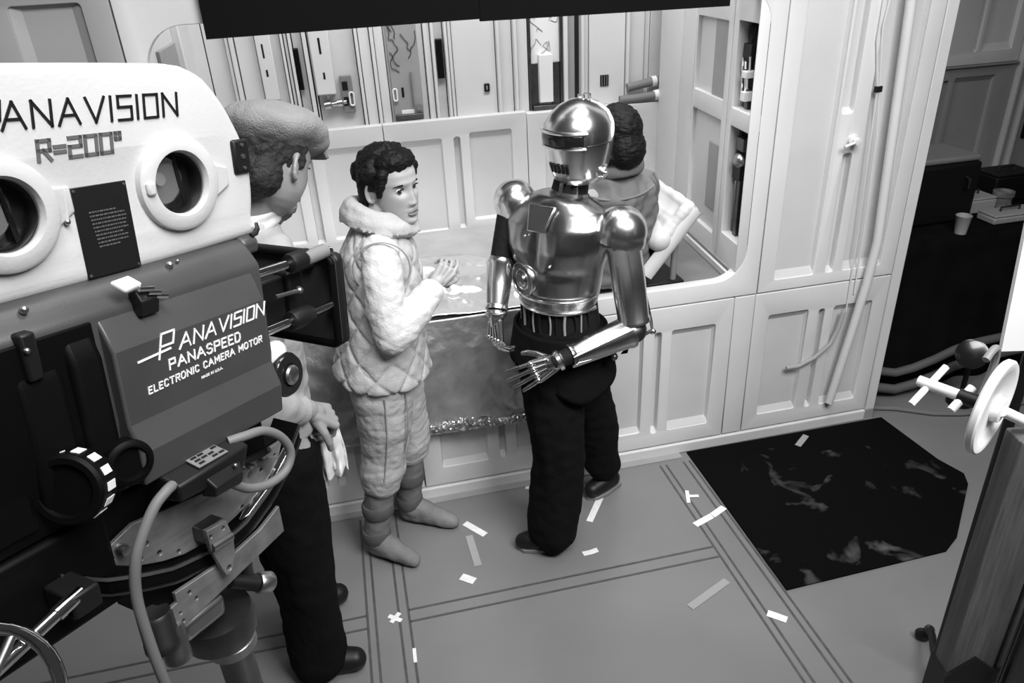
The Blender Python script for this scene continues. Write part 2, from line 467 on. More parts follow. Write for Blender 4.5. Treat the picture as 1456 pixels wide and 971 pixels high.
def adeb(name, m, x0, x1, z0, z1, d0, d1, par=None, bevel=.004):
    return MB().box(x0, x1, B + .12 - d1, B + .12 - d0, z0, z1).build(name, m, par or aw, bevel=bevel)
# fittings on the machinery wall: each is its own thing
def fitting(name, label, cat, x0, x1, z0, z1, d0, d1, m, group=None):
    r = empty(name, ((x0 + x1) / 2, B + .12 - d0, z0), label, cat, group)
    mb = rel(r); mb.box(x0, x1, B + .12 - d1, B + .12 - d0, z0, z1); mb.build('housing', m, r, bevel=.004)
    return r
def ondev(r, name, m, x0, x1, z0, z1, d0, d1, bevel=.002):
    mb = rel(r); mb.box(x0, x1, B + .12 - d1, B + .12 - d0, z0, z1); return mb.build(name, m, r, bevel=bevel)
def ringdev(r, x, z, w, h, d, m='white'):
    mb = rel(r)
    pts = [Vector((p[0], B + .12 - d, p[1])) for p in rrect(x - w / 2, x + w / 2, z - h / 2, z + h / 2, w * .45, 5)]
    mb.tube(pts + [pts[0]], .004, 6, False); return mb.build('handle_ring', m, r)
f = fitting('wall_box', 'pale box with two dark keyhole slots, nearest the flat cap', 'wall box', -.335, -.268, 1.545, 1.93, .02, .055, 'set_white')
ondev(f, 'slot', 'black', -.312, -.304, 1.73, 1.79, .054, .057); ondev(f, 'slot', 'black', -.311, -.302, 1.65, 1.68, .054, .057)
f = fitting('vent_strip', 'upright black vent strip above the flat cap', 'vent', -.188, -.155, 1.575, 1.76, .008, .03, 'black')
for k in range(3): ondev(f, 'slat', 'camera_black', -.184 + k * .010, -.179 + k * .010, 1.58, 1.755, .03, .034, 0)
f = fitting('wall_box', 'pale box with dark slots beside a grey connector block', 'wall box', -.10, -.012, 1.55, 1.95, .012, .06, 'set_white')
ondev(f, 'slot', 'black', -.062, -.052, 1.73, 1.80, .059, .062); ondev(f, 'slot', 'black', -.060, -.051, 1.62, 1.65, .059, .062)
mb = rel(f); mb.cyl((-.05, B + .075, 1.55), (-.05, B + .075, 1.53), .008); mb.build('pin', 'steel', f)
f = fitting('connector_block', 'dark grey connector block with a white ring handle', 'connector', .01, .066, 1.455, 1.625, .012, .035, 'grey_mid')
ringdev(f, .056, 1.52, .020, .06, .042)
ondev(f, 'socket', 'black', .018, .044, 1.56, 1.60, .035, .038); ondev(f, 'socket', 'black', .018, .040, 1.49, 1.53, .035, .038)
f = empty('pipe_coupling', (-.04, B + .1, 1.50), 'short grey pipe coupling left of the dark connector block', 'pipe')
mb = rel(f); mb.lathe([(.0, 0), (.02, 0), (.02, .03), (.012, .035), (.012, .06), (.018, .06), (.018, .085), (.01, .09), (.01, .105)], (-.075, B + .085, 1.497), (1, 0, .1), 14); mb.build('coupling', 'steel', f)
f = fitting('instrument_panel', 'tall grey wiring panel with white ring handle and label', 'panel', .248, .392, 1.395, 2.0, .008, .03, 'set_grey')
ringdev(f, .262, 1.52, .018, .055, .04)
ondev(f, 'slot', 'black', .294, .306, 1.505, 1.55, .03, .033); ondev(f, 'lever', 'grey_mid', .343, .350, 1.46, 1.62, .03, .045)
ondev(f, 'label_plate', 'white', .285, .345, 1.425, 1.445, .03, .033)
ondev(f, 'lower_block', 'dark_steel', .253, .387, 1.398, 1.425, .03, .05)
mb = rel(f); mb.cyl((.372, B + .09, 1.455), (.372, B + .07, 1.455), .016); mb.build('knob', 'grey_mid', f)
mb = rel(f); random.seed(4)
for k in range(9):
    x = .27 + random.random() * .1; z = 1.62 + k * .03
    pts = [(x, B + .088, z)]
    for q in range(5): pts.append((pts[-1][0] + random.uniform(-.022, .022), B + .086, pts[-1][2] + random.uniform(.005, .03)))
    mb.tube(smoothpts([(min(max(p[0], .256), .385), p[1], p[2]) for p in pts], 4), .0018, 5)
mb.build('wiring', 'dark_steel', f, kind='stuff')
f = fitting('vent_strip', 'upright black vent strip right of the tall wiring panel', 'vent', .478, .510, 1.575, 1.755, .008, .03, 'black')
for k in range(3): ondev(f, 'slat', 'camera_black', .482 + k * .010, .487 + k * .010, 1.58, 1.75, .03, .034, 0)
f = fitting('wall_switch', 'small black switch alone on a broad pale panel', 'switch', .70, .728, 1.495, 1.535, .02, .03, 'black')
ondev(f, 'toggle', 'set_grey', .710, .716, 1.505, 1.525, .03, .036)
f = fitting('light_box', 'bright crinkled white panel with a white box and chrome frame', 'panel', .935, 1.092, 1.388, 2.0, .008, .02, 'light_panel')
ondev(f, 'frame_bar', 'dark_steel', .928, .94, 1.388, 2.0, .008, .04); ondev(f, 'frame_bar', 'dark_steel', 1.088, 1.10, 1.388, 2.0, .008, .04)
ondev(f, 'lower_frame', 'dark_steel', .941, .975, 1.39, 1.61, .02, .032); ondev(f, 'lower_frame', 'dark_steel', 1.045, 1.087, 1.39, 1.61, .02, .032)
ondev(f, 'white_box', 'white', .976, 1.044, 1.425, 1.65, .02, .06); ondev(f, 'sill', 'dark_steel', .941, 1.087, 1.389, 1.41, .02, .06)
mb = rel(f)
for k in range(8):
    x = .96 + random.random() * .1; z = 1.64 + random.random() * .18
    pts = [(x, B + .098, z)]
    for q in range(5): pts.append((min(max(pts[-1][0] + random.uniform(-.03, .03), .945), 1.083), B + .098, pts[-1][2] + random.uniform(-.03, .03)))
    mb.tube(smoothpts(pts, 4), .0013, 5)
mb.build('wiring', 'set_grey', f, kind='stuff')
f = fitting('wall_vent', 'small square black vent above the helmet', 'vent', 1.295, 1.34, 1.475, 1.53, .04, .044, 'black')
for k in range(3): ondev(f, 'slat', 'grey_mid', 1.302 + k * .013, 1.305 + k * .013, 1.478, 1.527, .044, .048, 0)
for nm, lb, pts, r in (('pipe_elbow', 'upper grey pipe lying on the alcove ledge with white cuff', [(1.43, B + .05, 1.462), (1.50, B + .05, 1.472), (1.56, B + .05, 1.482), (1.63, B + .05, 1.49)], .022),
                   ('pipe_elbow', 'lower grey pipe lying on the alcove ledge with white cuff', [(1.38, B + .02, 1.41), (1.47, B + .015, 1.413), (1.56, B + .01, 1.42), (1.64, B + .01, 1.43)], .022)):
    f = empty(nm, pts[0], lb, 'pipe', None)
    mb = rel(f); mb.tube(pts, r, 12); mb.build('pipe', 'grey_mid', f)
    mb = rel(f); a, b = Vector(pts[2]), Vector(pts[3]); mb.cyl(a, a.lerp(b, .35), r + .004); mb.build('cuff', 'white', f)

# ---- right wall of the alcove (slightly splayed)
def RX(y): return 1.500 + (y - 2.63) * .075
def fw(u, v, w): return Vector((RX(u) + w, u, v))
rw = S(MB().hexa([(RX(2.68) + .16, 2.68, .80), (RX(3.82) + .16, 3.82, .80), (RX(3.82) + .16, 3.82, 2.3), (RX(2.68) + .16, 2.68, 2.3)],
                 [(RX(2.68) + .18, 2.68, .80), (RX(3.82) + .18, 3.82, .80), (RX(3.82) + .18, 3.82, 2.3), (RX(2.68) + .18, 2.68, 2.3)]).build('wall_right', 'gap', smooth=0))
plate('wall_panel', rrect(2.855, 3.40, .832, 2.3, .003, 2), [rrect(2.90, 3.22, 1.53, 1.83, .006, 2), rrect(2.90, 3.22, .96, 1.45, .006, 2)], .03, .003, fw, 'set_white', rw)
plate('wall_panel', rrect(2.6335, 2.850, .832, 2.3, .003, 2), [rrect(2.639, 2.805, 1.52, 1.84, .006, 2), rrect(2.639, 2.805, 1.0, 1.45, .006, 2)], .044, .003, fw, 'set_white', rw)
plate('wall_panel', rrect(3.404, 3.70, .832, 2.3, .003, 2), [], .03, .003, fw, 'set_white', rw)
def side(name, m, y0, y1, z0, z1, w0, w1, par=rw, bevel=.002):
    mb = MB() if par.type != 'EMPTY' else rel(par)
    q = lambda w: [fw(y0, z0, w), fw(y1, z0, w), fw(y1, z1, w), fw(y0, z1, w)]
    return mb.hexa(q(w0), q(w1)).build(name, m, par, bevel=bevel)
side('recessed_panel', 'set_panel', 2.895, 3.225, 1.525, 1.835, .02, .03); side('recessed_panel', 'set_grey', 2.902, 3.05, 1.53, 1.83, .012, .02)
side('recessed_panel', 'set_panel', 2.895, 3.225, .955, 1.455, .02, .03); side('recessed_panel', 'set_grey', 2.91, 3.04, 1.05, 1.335, .014, .02)
side('wall_trim', 'set_white', 3.232, 3.246, 1.40, 1.86, -.004, .004); side('wall_trim', 'set_white', 2.69, 3.40, .832, .862, -.016, .0); side('wall_trim', 'set_grey', 2.69, 3.3, .868, .880, -.006, .0)
for nm, z0, z1 in (('upper', 1.515, 1.845), ('lower', .995, 1.455)):
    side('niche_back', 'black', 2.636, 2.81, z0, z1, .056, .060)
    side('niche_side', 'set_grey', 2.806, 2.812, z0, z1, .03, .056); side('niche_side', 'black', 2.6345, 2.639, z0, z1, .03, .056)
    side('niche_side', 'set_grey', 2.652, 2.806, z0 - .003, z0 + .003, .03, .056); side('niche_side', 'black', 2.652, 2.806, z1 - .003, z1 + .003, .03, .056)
g = empty('niche_gear', fw(2.75, 1.52, .03), 'black and white gear with shiny tubes in the upper side niche', 'machinery')
side('gear_block', 'black', 2.72, 2.79, 1.70, 1.76, .020, .052, g); side('gear_block', 'white', 2.715, 2.755, 1.64, 1.665, .004, .050, g); side('gear_block', 'white', 2.715, 2.75, 1.555, 1.59, .004, .050, g)
for y, z0, z1 in ((2.745, 1.59, 1.64), (2.73, 1.60, 1.64), (2.775, 1.58, 1.65), (2.785, 1.66, 1.71), (2.722, 1.67, 1.72), (2.76, 1.67, 1.70)):
    mb = rel(g); mb.tube([fw(y, z0, .022), fw(y - .008, z1, .016)], .005, 8); mb.build('tube', 'chrome', g)
mb = rel(g)
for k in range(5): mb.tube([fw(2.755, 1.76, .035), fw(2.755 + (k - 2) * .012, 1.82, .035 + .005 * (k % 2))], .003, 6)
mb.build('lead', 'black', g, kind='stuff')
side('stand', 'dark_steel', 2.735, 2.765, 1.520, 1.60, .03, .05, g)
g = empty('niche_gear', fw(2.75, 1.0, .03), 'dark gear with a round steel drum in the lower side niche', 'machinery')
mb = rel(g); mb.ball(fw(2.745, 1.32, .028), .028, .035, .03); mb.build('drum', 'steel', g)
side('gear_block', 'dark_steel', 2.71, 2.78, 1.36, 1.41, .020, .052, g); side('gear_block', 'black', 2.72, 2.79, 1.24, 1.30, .020, .052, g)
side('stand', 'dark_steel', 2.73, 2.76, .999, 1.26, .03, .05, g); mb = rel(g); mb.tube([fw(2.742, 1.24, .018), fw(2.740, 1.08, .018)], .005, 8); mb.build('tube', 'steel', g)
# left wall of the alcove
lw = S(MB().box(-.625, -.605, W + .052, 3.82, .80, 2.3).build('wall_left', 'set_white', smooth=0))
MB().box(-.606, -.590, 3.0, 3.32, 1.60, 1.86).build('recessed_panel', 'set_grey', lw, bevel=.004)
MB().box(-.606, -.575, 3.36, 3.40, .84, 2.3).build('wall_trim', 'set_white', lw, bevel=.004)

# ---- conduit, wires on the right column
f = empty('conduit_pole', (2.03, W - .035, .10), 'long white conduit pole leaning against the right wall column', 'pole')
mb = rel(f); mb.tube([(2.095, W - .02, 2.75), (2.085, W - .025, 1.9), (2.135, W - .03, .95), (2.12, W - .03, .75), (2.045, W - .02, .15)], .019, 12)
mb.build('pole', 'set_white', f)
f = empty('wall_wires', (2.03, W - .006, .5), 'pair of thin wires clipped together on the right column', 'cable')
for pts in ([(2.00, W - .005, 2.7), (1.985, W - .006, 2.0), (1.985, W - .007, 1.75), (2.022, W - .007, 1.58), (2.035, W - .007, 1.3), (2.05, W - .007, 1.0), (2.06, W - .007, .62)],
            [(2.05, W - .005, 2.7), (2.02, W - .006, 1.98), (2.0, W - .007, 1.8), (2.03, W - .007, 1.58), (2.055, W - .007, 1.4), (2.075, W - .007, 1.0), (2.085, W - .007, .70)]):
    mb = rel(f); mb.tube(pts, .0035, 6); mb.build('wire', 'set_white', f)
mb = rel(f); mb.box(2.012, 2.04, W - .014, W - .001, 1.563, 1.585); mb.build('clip', 'black', f)
f = empty('wall_valve', (1.965, W, 1.38), 'small white tap knob between the two upright grooves', 'valve')
mb = rel(f); mb.lathe([(.024, 0), (.022, -.012), (.010, -.016), (.010, -.028), (.016, -.03), (.014, -.042), (0, -.044)], (1.955, W, 1.385), (0, 1, 0), 16); mb.build('knob', 'set_white', f)
mb = rel(f); mb.tube([(1.95, W - .035, 1.385), (1.90, W - .035, 1.37)], .006, 8); mb.build('lever', 'set_white', f)
o = tag(MB().tube([(1.80, W - .008, .372), (1.86, W - .012, .375), (1.93, W - .018, .41), (2.0, W - .018, .47), (2.03, W - .014, .54), (2.045, W - .01, .62)], .009, 8).build('hose', 'set_dim'), 'short grey hose curling across the lower right wall panel', 'hose')

# ---- beyond the end of the wall
fwY = 4.15
far = S(MB().box(2.9, 7, fwY + .05, fwY + .08, 0, 3).build('wall_far', 'gap', smooth=0))
def ff(u, v, w): return Vector((u, fwY + w, v))
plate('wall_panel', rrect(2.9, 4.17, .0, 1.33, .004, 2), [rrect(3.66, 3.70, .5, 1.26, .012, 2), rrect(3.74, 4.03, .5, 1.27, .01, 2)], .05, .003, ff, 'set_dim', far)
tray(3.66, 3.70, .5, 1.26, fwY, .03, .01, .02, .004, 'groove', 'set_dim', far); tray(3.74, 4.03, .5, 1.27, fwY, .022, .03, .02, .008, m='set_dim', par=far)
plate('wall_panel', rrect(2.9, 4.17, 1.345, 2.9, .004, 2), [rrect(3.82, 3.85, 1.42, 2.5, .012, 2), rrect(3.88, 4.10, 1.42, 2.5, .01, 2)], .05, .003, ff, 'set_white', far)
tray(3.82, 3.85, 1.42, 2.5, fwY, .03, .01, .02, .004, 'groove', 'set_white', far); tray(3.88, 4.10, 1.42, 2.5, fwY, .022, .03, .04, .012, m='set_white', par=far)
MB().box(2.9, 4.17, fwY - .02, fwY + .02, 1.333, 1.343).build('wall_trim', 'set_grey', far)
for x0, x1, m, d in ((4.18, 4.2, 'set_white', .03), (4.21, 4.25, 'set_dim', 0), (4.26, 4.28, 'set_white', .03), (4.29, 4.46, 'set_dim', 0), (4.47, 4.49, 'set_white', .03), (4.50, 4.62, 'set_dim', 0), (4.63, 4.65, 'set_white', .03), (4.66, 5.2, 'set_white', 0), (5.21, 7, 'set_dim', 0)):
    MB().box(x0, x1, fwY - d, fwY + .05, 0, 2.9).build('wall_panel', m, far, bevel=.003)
f = empty('vent_strip', (4.38, fwY, .85), 'tall black vent strip on the far wall beyond the doorway', 'vent')
mb = rel(f); mb.box(4.34, 4.41, fwY - .02, fwY + .002, .85, 1.25); mb.build('housing', 'black', f, bevel=.004)
for k in range(3): mb = rel(f); mb.box(4.35 + k * .02, 4.36 + k * .02, fwY - .026, fwY - .02, .86, 1.24); mb.build('slat', 'camera_black', f)
f = empty('vent_strip', (4.40, fwY, 1.45), 'black vent strip higher on the far wall at the right edge', 'vent')
mb = rel(f); mb.box(4.34, 4.41, fwY - .02, fwY + .002, 1.40, 1.9); mb.build('housing', 'black', f, bevel=.004)
for k in range(3): mb = rel(f); mb.box(4.35 + k * .02, 4.36 + k * .02, fwY - .026, fwY - .02, 1.41, 1.89); mb.build('slat', 'camera_black', f)
# black-draped work table
t = empty('work_table', (3.4, 3.3, 0), 'work table draped to the floor in black cloth beyond the doorway', 'table')
mb = rel(t); mb.box(2.50, 4.4, 2.98, 3.75, .71, .74); mb.build('tabletop', 'black', t, bevel=.004)
for x in (2.56, 4.34):
    for y in (3.03, 3.70):
        mb = rel(t); mb.box(x - .025, x + .025, y - .025, y + .025, 0, .71); mb.build('leg', 'black', t)
mb = rel(t)
mb.grid(lambda u, v: Vector((2.36 + u * 2.1, 2.965 - .014 * math.sin(u * 60) * (v > .15) * v - .16 * max(0, v - .1) ** 1.2, .752 - .745 * v)), 120, 10)
mb.grid(lambda u, v: Vector((2.36 + u * 2.1, 2.965 + v * .8, .752 + .003 * math.sin(u * 23 + v * 7))), 60, 8)
mb.build('cloth', 'black_cloth', t, solid=.005)
c = empty('paper_cup', (2.915, 2.985, .757), 'pale paper cup on the edge of the black table', 'cup')
mb = rel(c); mb.lathe([(.0, .004), (.026, .004), (.026, 0), (.027, 0), (.036, .09), (.038, .092), (.036, .094), (.034, .09), (.026, .01), (0, .01)], (2.915, 2.985, .757), (0, 0, 1), 20); mb.build('cup_body', 'set_dim', c)
c = empty('equipment_case', (2.86, 3.30, .757), 'tall black equipment case standing on the draped table', 'case')
mb = rel(c); mb.box(2.70, 3.09, 3.12, 3.42, .757, 1.07); mb.build('case_body', 'cabinet_black', c, bevel=.02, seg=3)
mb = rel(c); mb.box(2.71, 3.08, 3.13, 3.41, 1.07, 1.10); mb.build('lid', 'grey_mid', c, bevel=.012, seg=3)
mb = rel(c); mb.tube([(3.0, 3.115, 1.0), (3.0, 3.09, .995), (3.0, 3.09, .95), (3.0, 3.115, .945)], .007, 8); mb.build('handle', 'dark_steel', c)
random.seed(11)
for nm, cat, lb, x, y, sx, sy, sz, m in (
        ('tool_box', 'box', 'pale grey box at the left of the clutter on the black table', 3.22, 3.28, .09, .08, .07, 'set_dim'),
        ('tool_box', 'box', 'low pale tray in front of the tabletop clutter', 3.28, 3.08, .14, .06, .035, 'set_grey'),
        ('tool_box', 'box', 'dark toolbox at the back of the clutter on the table', 3.52, 3.40, .13, .09, .14, 'cabinet_black'),
        ('tool_box', 'box', 'mid grey meter box at the right of the clutter', 3.62, 3.10, .10, .08, .10, 'clutter')):
    c = empty(nm, (x, y, .757), lb, cat)
    mb = rel(c); mb.box(x - sx, x + sx, y - sy, y + sy, .757, .757 + sz); mb.build('body', m, c, bevel=.008)
    mb = rel(c); mb.box(x - sx * .98, x + sx * .98, y - sy * .98, y + sy * .98, .757 + sz, .757 + sz + .012); mb.build('lid', m, c, bevel=.004)
    mb = rel(c); mb.tube([(x - sx * .4, y, .757 + sz + .01), (x - sx * .4, y, .79 + sz), (x + sx * .4, y, .79 + sz), (x + sx * .4, y, .757 + sz + .01)], .006, 8); mb.build('handle', 'dark_steel', c)
c = empty('camera_lens', (3.36, 3.22, .757), 'dark barrel lens standing among the tabletop clutter', 'lens')
mb = rel(c); mb.lathe([(0, 0), (.05, 0), (.05, .03), (.045, .034), (.045, .07), (.052, .075), (.052, .10), (.044, .102), (.04, .09), (0, .085)], (3.36, 3.22, .757), (0, 0, 1), 20); mb.build('barrel', 'clutter', c)
for lb, z, y0, r in (('upper thick grey hose leaving the wall end', .16, 2.80, .022), ('lower thick grey hose leaving the wall end', .075, 2.78, .024)):
    tag(MB().tube([(2.33, y0 + .02, z + .03), (2.42, y0 - .01, z), (2.52, y0 - .03, z - .02), (2.62, y0 - .03, z - .01), (2.74, y0 - .03, z + .02), (2.85, y0 - .02, z + .05), (3.0, y0, z + .06), (3.3, y0 + .02, z + .06)], r, 10).build('hose', 'hose_dark'), lb, 'hose')
tag(MB().tube([(2.33, 2.70, .012), (2.46, 2.65, .012), (2.60, 2.56, .012), (2.72, 2.52, .012), (2.85, 2.50, .012), (3.1, 2.52, .012)], .011, 8).build('cable', 'cable_grey'), 'thin grey cable lying on the floor below the thick hoses', 'cable')
c = empty('glint_object', (2.80, 2.60, 0), 'small black object with a shiny rim giving a faint highlight in front of the drape', 'object')  # dark object of made-up shape; its glossy rim gives the faint highlight
mb = rel(c); mb.lathe([(0, 0), (.05, .01), (.065, .05), (.065, .13), (.058, .13), (.055, .06), (0, .05)], (2.80, 2.62, .27), (-.6, -.55, .45), 20); mb.build('round_shell', 'cabinet_black', c)
mb = rel(c); mb.lathe([(.063, .128), (.07, .13), (.07, .14), (.063, .142)], (2.80, 2.62, .27), (-.6, -.55, .45), 20); mb.build('rim', 'black_gloss', c)
mb = rel(c); mb.cyl((2.80, 2.62, 0), (2.80, 2.62, .27), .012); mb.build('post', 'black', c)
mb = rel(c); mb.cyl((2.80, 2.62, 0), (2.80, 2.62, .012), .06); mb.build('base', 'black', c)
tag(MB().tube([(2.55, 2.05, 3.0), (2.50, 2.2, 2.45), (2.53, 2.22, 2.12), (2.56, 2.22, 1.98), (2.62, 2.22, 1.90), (2.70, 2.22, 1.87), (2.80, 2.22, 1.89), (2.95, 2.2, 2.05), (3.1, 2.1, 3.0)], .018, 10).build('hanging_cable', 'grey_mid'), 'thick dark cable looping down at the top right corner', 'cable')

# ---- rug, tape marks
rp = [(1.335, 2.617), (1.328, 1.744), (2.008, 1.758), (2.1, 1.811), (2.374, 2.069), (2.409, 2.134), (2.375, 2.252), (2.352, 2.610)]
mb = MB().prism(rp, lambda x, y: Vector((x, y, .0015)), lambda x, y: Vector((x, y, .008)))
tag(mb.build('floor_mat', 'rug', smooth=0), 'large black mat with pale smudges lying below the right wall', 'mat')
def tape(lb, a, b, w=.026, m='tape', z=.0016, par=None, name='tape_strip', sag=0):
    a = Vector((*a, z)); b = Vector((*b, z)); d = (b - a).normalized(); n = Vector((-d.y, d.x, 0)) * w / 2
    e = Vector((0, 0, .0012)); pts = []
    k = [a - n, a.lerp(b, .5) - n * (1 + sag), b - n * .95, b + n, a.lerp(b, .5) + n * (1 - sag), a + n * .96]
    o = MB().add(k + [p + e for p in k], [(5, 4, 3, 2, 1, 0), (6, 7, 8, 9, 10, 11)] + [(i, (i + 1) % 6, 6 + (i + 1) % 6, 6 + i) for i in range(6)]).build(name, m, par, smooth=0)
    if not par: tag(o, lb, 'tape', 'tape marks on the floor')
    return o
tape('white tape strip just right of the quilted woman\'s far boot', (.252, 2.427), (.321, 2.333), .03)
tape('short white tape piece on the floor between the two boots\' toes and the cross', (.188, 2.133), (.233, 2.095), .034)
tape('small torn white tape just right of the black front shoe', (.672, 2.122), (.735, 2.128), .024, sag=.2)
tape('pale tape at the wall foot behind the black trousers', (.554, 2.585), (.621, 2.548), .026)
tape('long pale tape strip behind the heel of the black trousers', (.90, 2.50), (.754, 2.293), .028)
tape('narrow white tape sliver along the left floor joint', (-.025, 1.847), (-.027, 1.788), .012)
tape('white tape strip across the right floor joint, left of a pair by the mat', (1.161, 2.155), (1.251, 2.187), .03)
tape('white tape strip touching the mat edge, right of a pair', (1.253, 2.188), (1.324, 2.222), .03)
tape('lone white tape strip on the right floor joint nearest the viewer', (1.209, 1.669), (1.258, 1.623), .03)
tape('faded grey tape strip on open floor left of the right joint', (.959, 1.764), (1.145, 1.845), .03, 'tape_dim')
tape('small pale tape strip on top of the black mat', (1.842, 2.513), (1.925, 2.576), .028, 'tape_dim', .0085)
tape('dull see-through tape strip running down from the white one by the boot', (.256, 2.347), (.261, 2.17), .03, 'lino_dull' if 'lino_dull' in MATS else 'set_grey')
x = empty('tape_cross', (-.077, 1.997, .0016), 'white tape cross stuck on the left double floor joint', 'tape', 'tape marks on the floor')
o = tape('', (-.022, .017), (.021, -.018), .017, par=x, z=0); o = tape('', (-.016, -.018), (.018, .019), .017, par=x, z=.0013)
x = empty('tape_tee', (1.209, 2.329, .0016), 'white T-shaped tape mark on the right floor joint by the mat corner', 'tape', 'tape marks on the floor')
tape('', (.012, .036), (-.014, -.04), .016, par=x, z=0); tape('', (0, 0), (.045, -.012), .016, par=x, z=.0013)
# ================================================================== BEDDING IN THE ALCOVE
mt = empty('bunk_mattress', (.2, 3.1, .831), 'thin grey mattress pad lying on the alcove deck behind the foil', 'mattress')
mb = rel(mt); mb.box(-.55, .70, 2.72, 3.66, .831, .862); mb.build('pad', 'blanket', mt, bevel=.012, seg=3)
fo = empty('foil_blanket', (.2, 2.63, .36), 'crumpled silver foil blanket draped over the bunk edge behind the woman', 'blanket')
def foil_top(u, v):
    x = .14 + u * .58; y = 2.612 + v * (.66 - .30 * u ** 3)
    h = .032 * noise.noise(Vector((u * 3.6, v * 3.6, 1.3))) + .018 * noise.noise(Vector((u * 8, v * 7, 4.1))) + .009 * noise.noise(Vector((u * 19, v * 17, 2.7))) + .018 * math.exp(-((u - .72) ** 2 + (v - .55) ** 2) / .03)
    h += .010 * math.sin((v * 1.0 + u * .35) * 26) * math.exp(-((u - .4) ** 2) / .12)
    return Vector((x, y, .876 + max(h, -.008) * min(1, 4 * min(v, 1 - v) + .3)))
mb = rel(fo); mb.grid(foil_top, 90, 70); mb.build('top_sheet', 'foil', fo, solid=.002)
def foil_hang(u, v):
    x = -.33 + u * 1.13; z = .868 - v * (.868 - (.383 - .03 * u))
    a = min(1, v * 4)
    y = 2.604 - .03 * a + a * (.012 * noise.noise(Vector((u * 7, v * 3.5, .4))) + .010 * noise.noise(Vector((u * 18, v * 9, 3.0))))
    b = math.exp(-((v - .97) / .10) ** 2) * (1 if u > .35 else .4)
    y += b * .018 * noise.noise(Vector((u * 42, v * 30, 6.0))) - .018 * math.sin(PI * v) * (.5 + .5 * math.sin(u * 9))
    return Vector((x, y, z))
mb = rel(fo); mb.grid(foil_hang, 130, 60); tag(mb.build('hanging_sheet', 'foil_dull', fo, solid=.002), 'dull creased hanging front of the foil blanket')
def crumple(u, v):
    x = .12 + u * .62; a = 1.0 + .9 * noise.noise(Vector((u * 5, 2.2, .3)))
    z = .385 - .028 * u + v * .040 * max(.10, a)
    return Vector((x, 2.574 - .014 * math.sin(PI * v) + .020 * noise.noise(Vector((u * 46, v * 6, 1.1))), z + .010 * noise.noise(Vector((u * 60, v * 5, 7)))))
mb = rel(fo); mb.grid(crumple, 110, 8); mb.build('sparkle_edge', 'foil_mid', fo, solid=.0015, smooth=20)  # brighter crumpled foil strip added for the sparkle along the hem
mb = rel(fo); mb.tube([(-.33, 2.585, .380), (.80, 2.585, .348)], .006, 8); mb.build('hem_bar', 'set_white', fo)

st = empty('stretcher_backrest', (1.2, 2.9, .831), 'white padded stretcher backrest propped on the deck beside the grey-jacketed man', 'stretcher')
def sp(t, y, off=0):      # t 0 bottom .. 1 top
    return Vector((1.088 + .235 * t - off * .76, y, .85 + .295 * t + off * .65))
mb = rel(st); mb.hexa([sp(.2, 2.70, -.012), sp(.2, 3.10, -.012), sp(1, 3.10, -.012), sp(1, 2.70, -.012)], [sp(.2, 2.70, .0), sp(.2, 3.10, .0), sp(1, 3.10, .0), sp(1, 2.70, .0)]); mb.build('backing_board', 'pad_white', st, bevel=.003)
for y in (2.690, 3.11):
    mb = rel(st); mb.tube([sp(.16, y), sp(1.04, y)], .022, 10, flat=1.5); mb.build('side_rail', 'pad_white', st)
mb = rel(st); mb.tube([sp(1.02, 2.69), sp(1.02, 3.11)], .015, 10); mb.build('top_rail', 'pad_white', st)
def padf(co, no):
    return co + no * (.006 * nz(co, 14, 2))[:, None]
mb = rel(st)
for k in range(7):
    mb.tube([sp(.62 + .065 * k, 2.70, .03 + .012 * math.sin(k)), sp(.62 + .065 * k, 3.09, .03)], .026, 12)
    mb.ball(sp(.62 + .065 * k, 2.70, .03), .026)
skinned('pad', mb, 'pad_white', st, .006, 4, padf)
mb = rel(st); mb.tube([sp(.55, 2.70, .05), sp(.55, 2.76, .055), sp(.55, 3.06, .055)], [.05, .058, .058], 18); mb.ball(sp(.55, 2.70, .05), .050); skinned('bolster', mb, 'pad_white', st, .007, 4, padf)
for y in (2.74, 3.05):
    mb = rel(st); mb.tube([sp(.75, y, -.015), (1.27, y, .842)], .014, 10); mb.build('prop_leg', 'grey_mid', st)
mb = rel(st); mb.box(1.14, 1.31, 2.71, 3.08, .831, .842); mb.build('base_plate', 'black', st, bevel=.003)

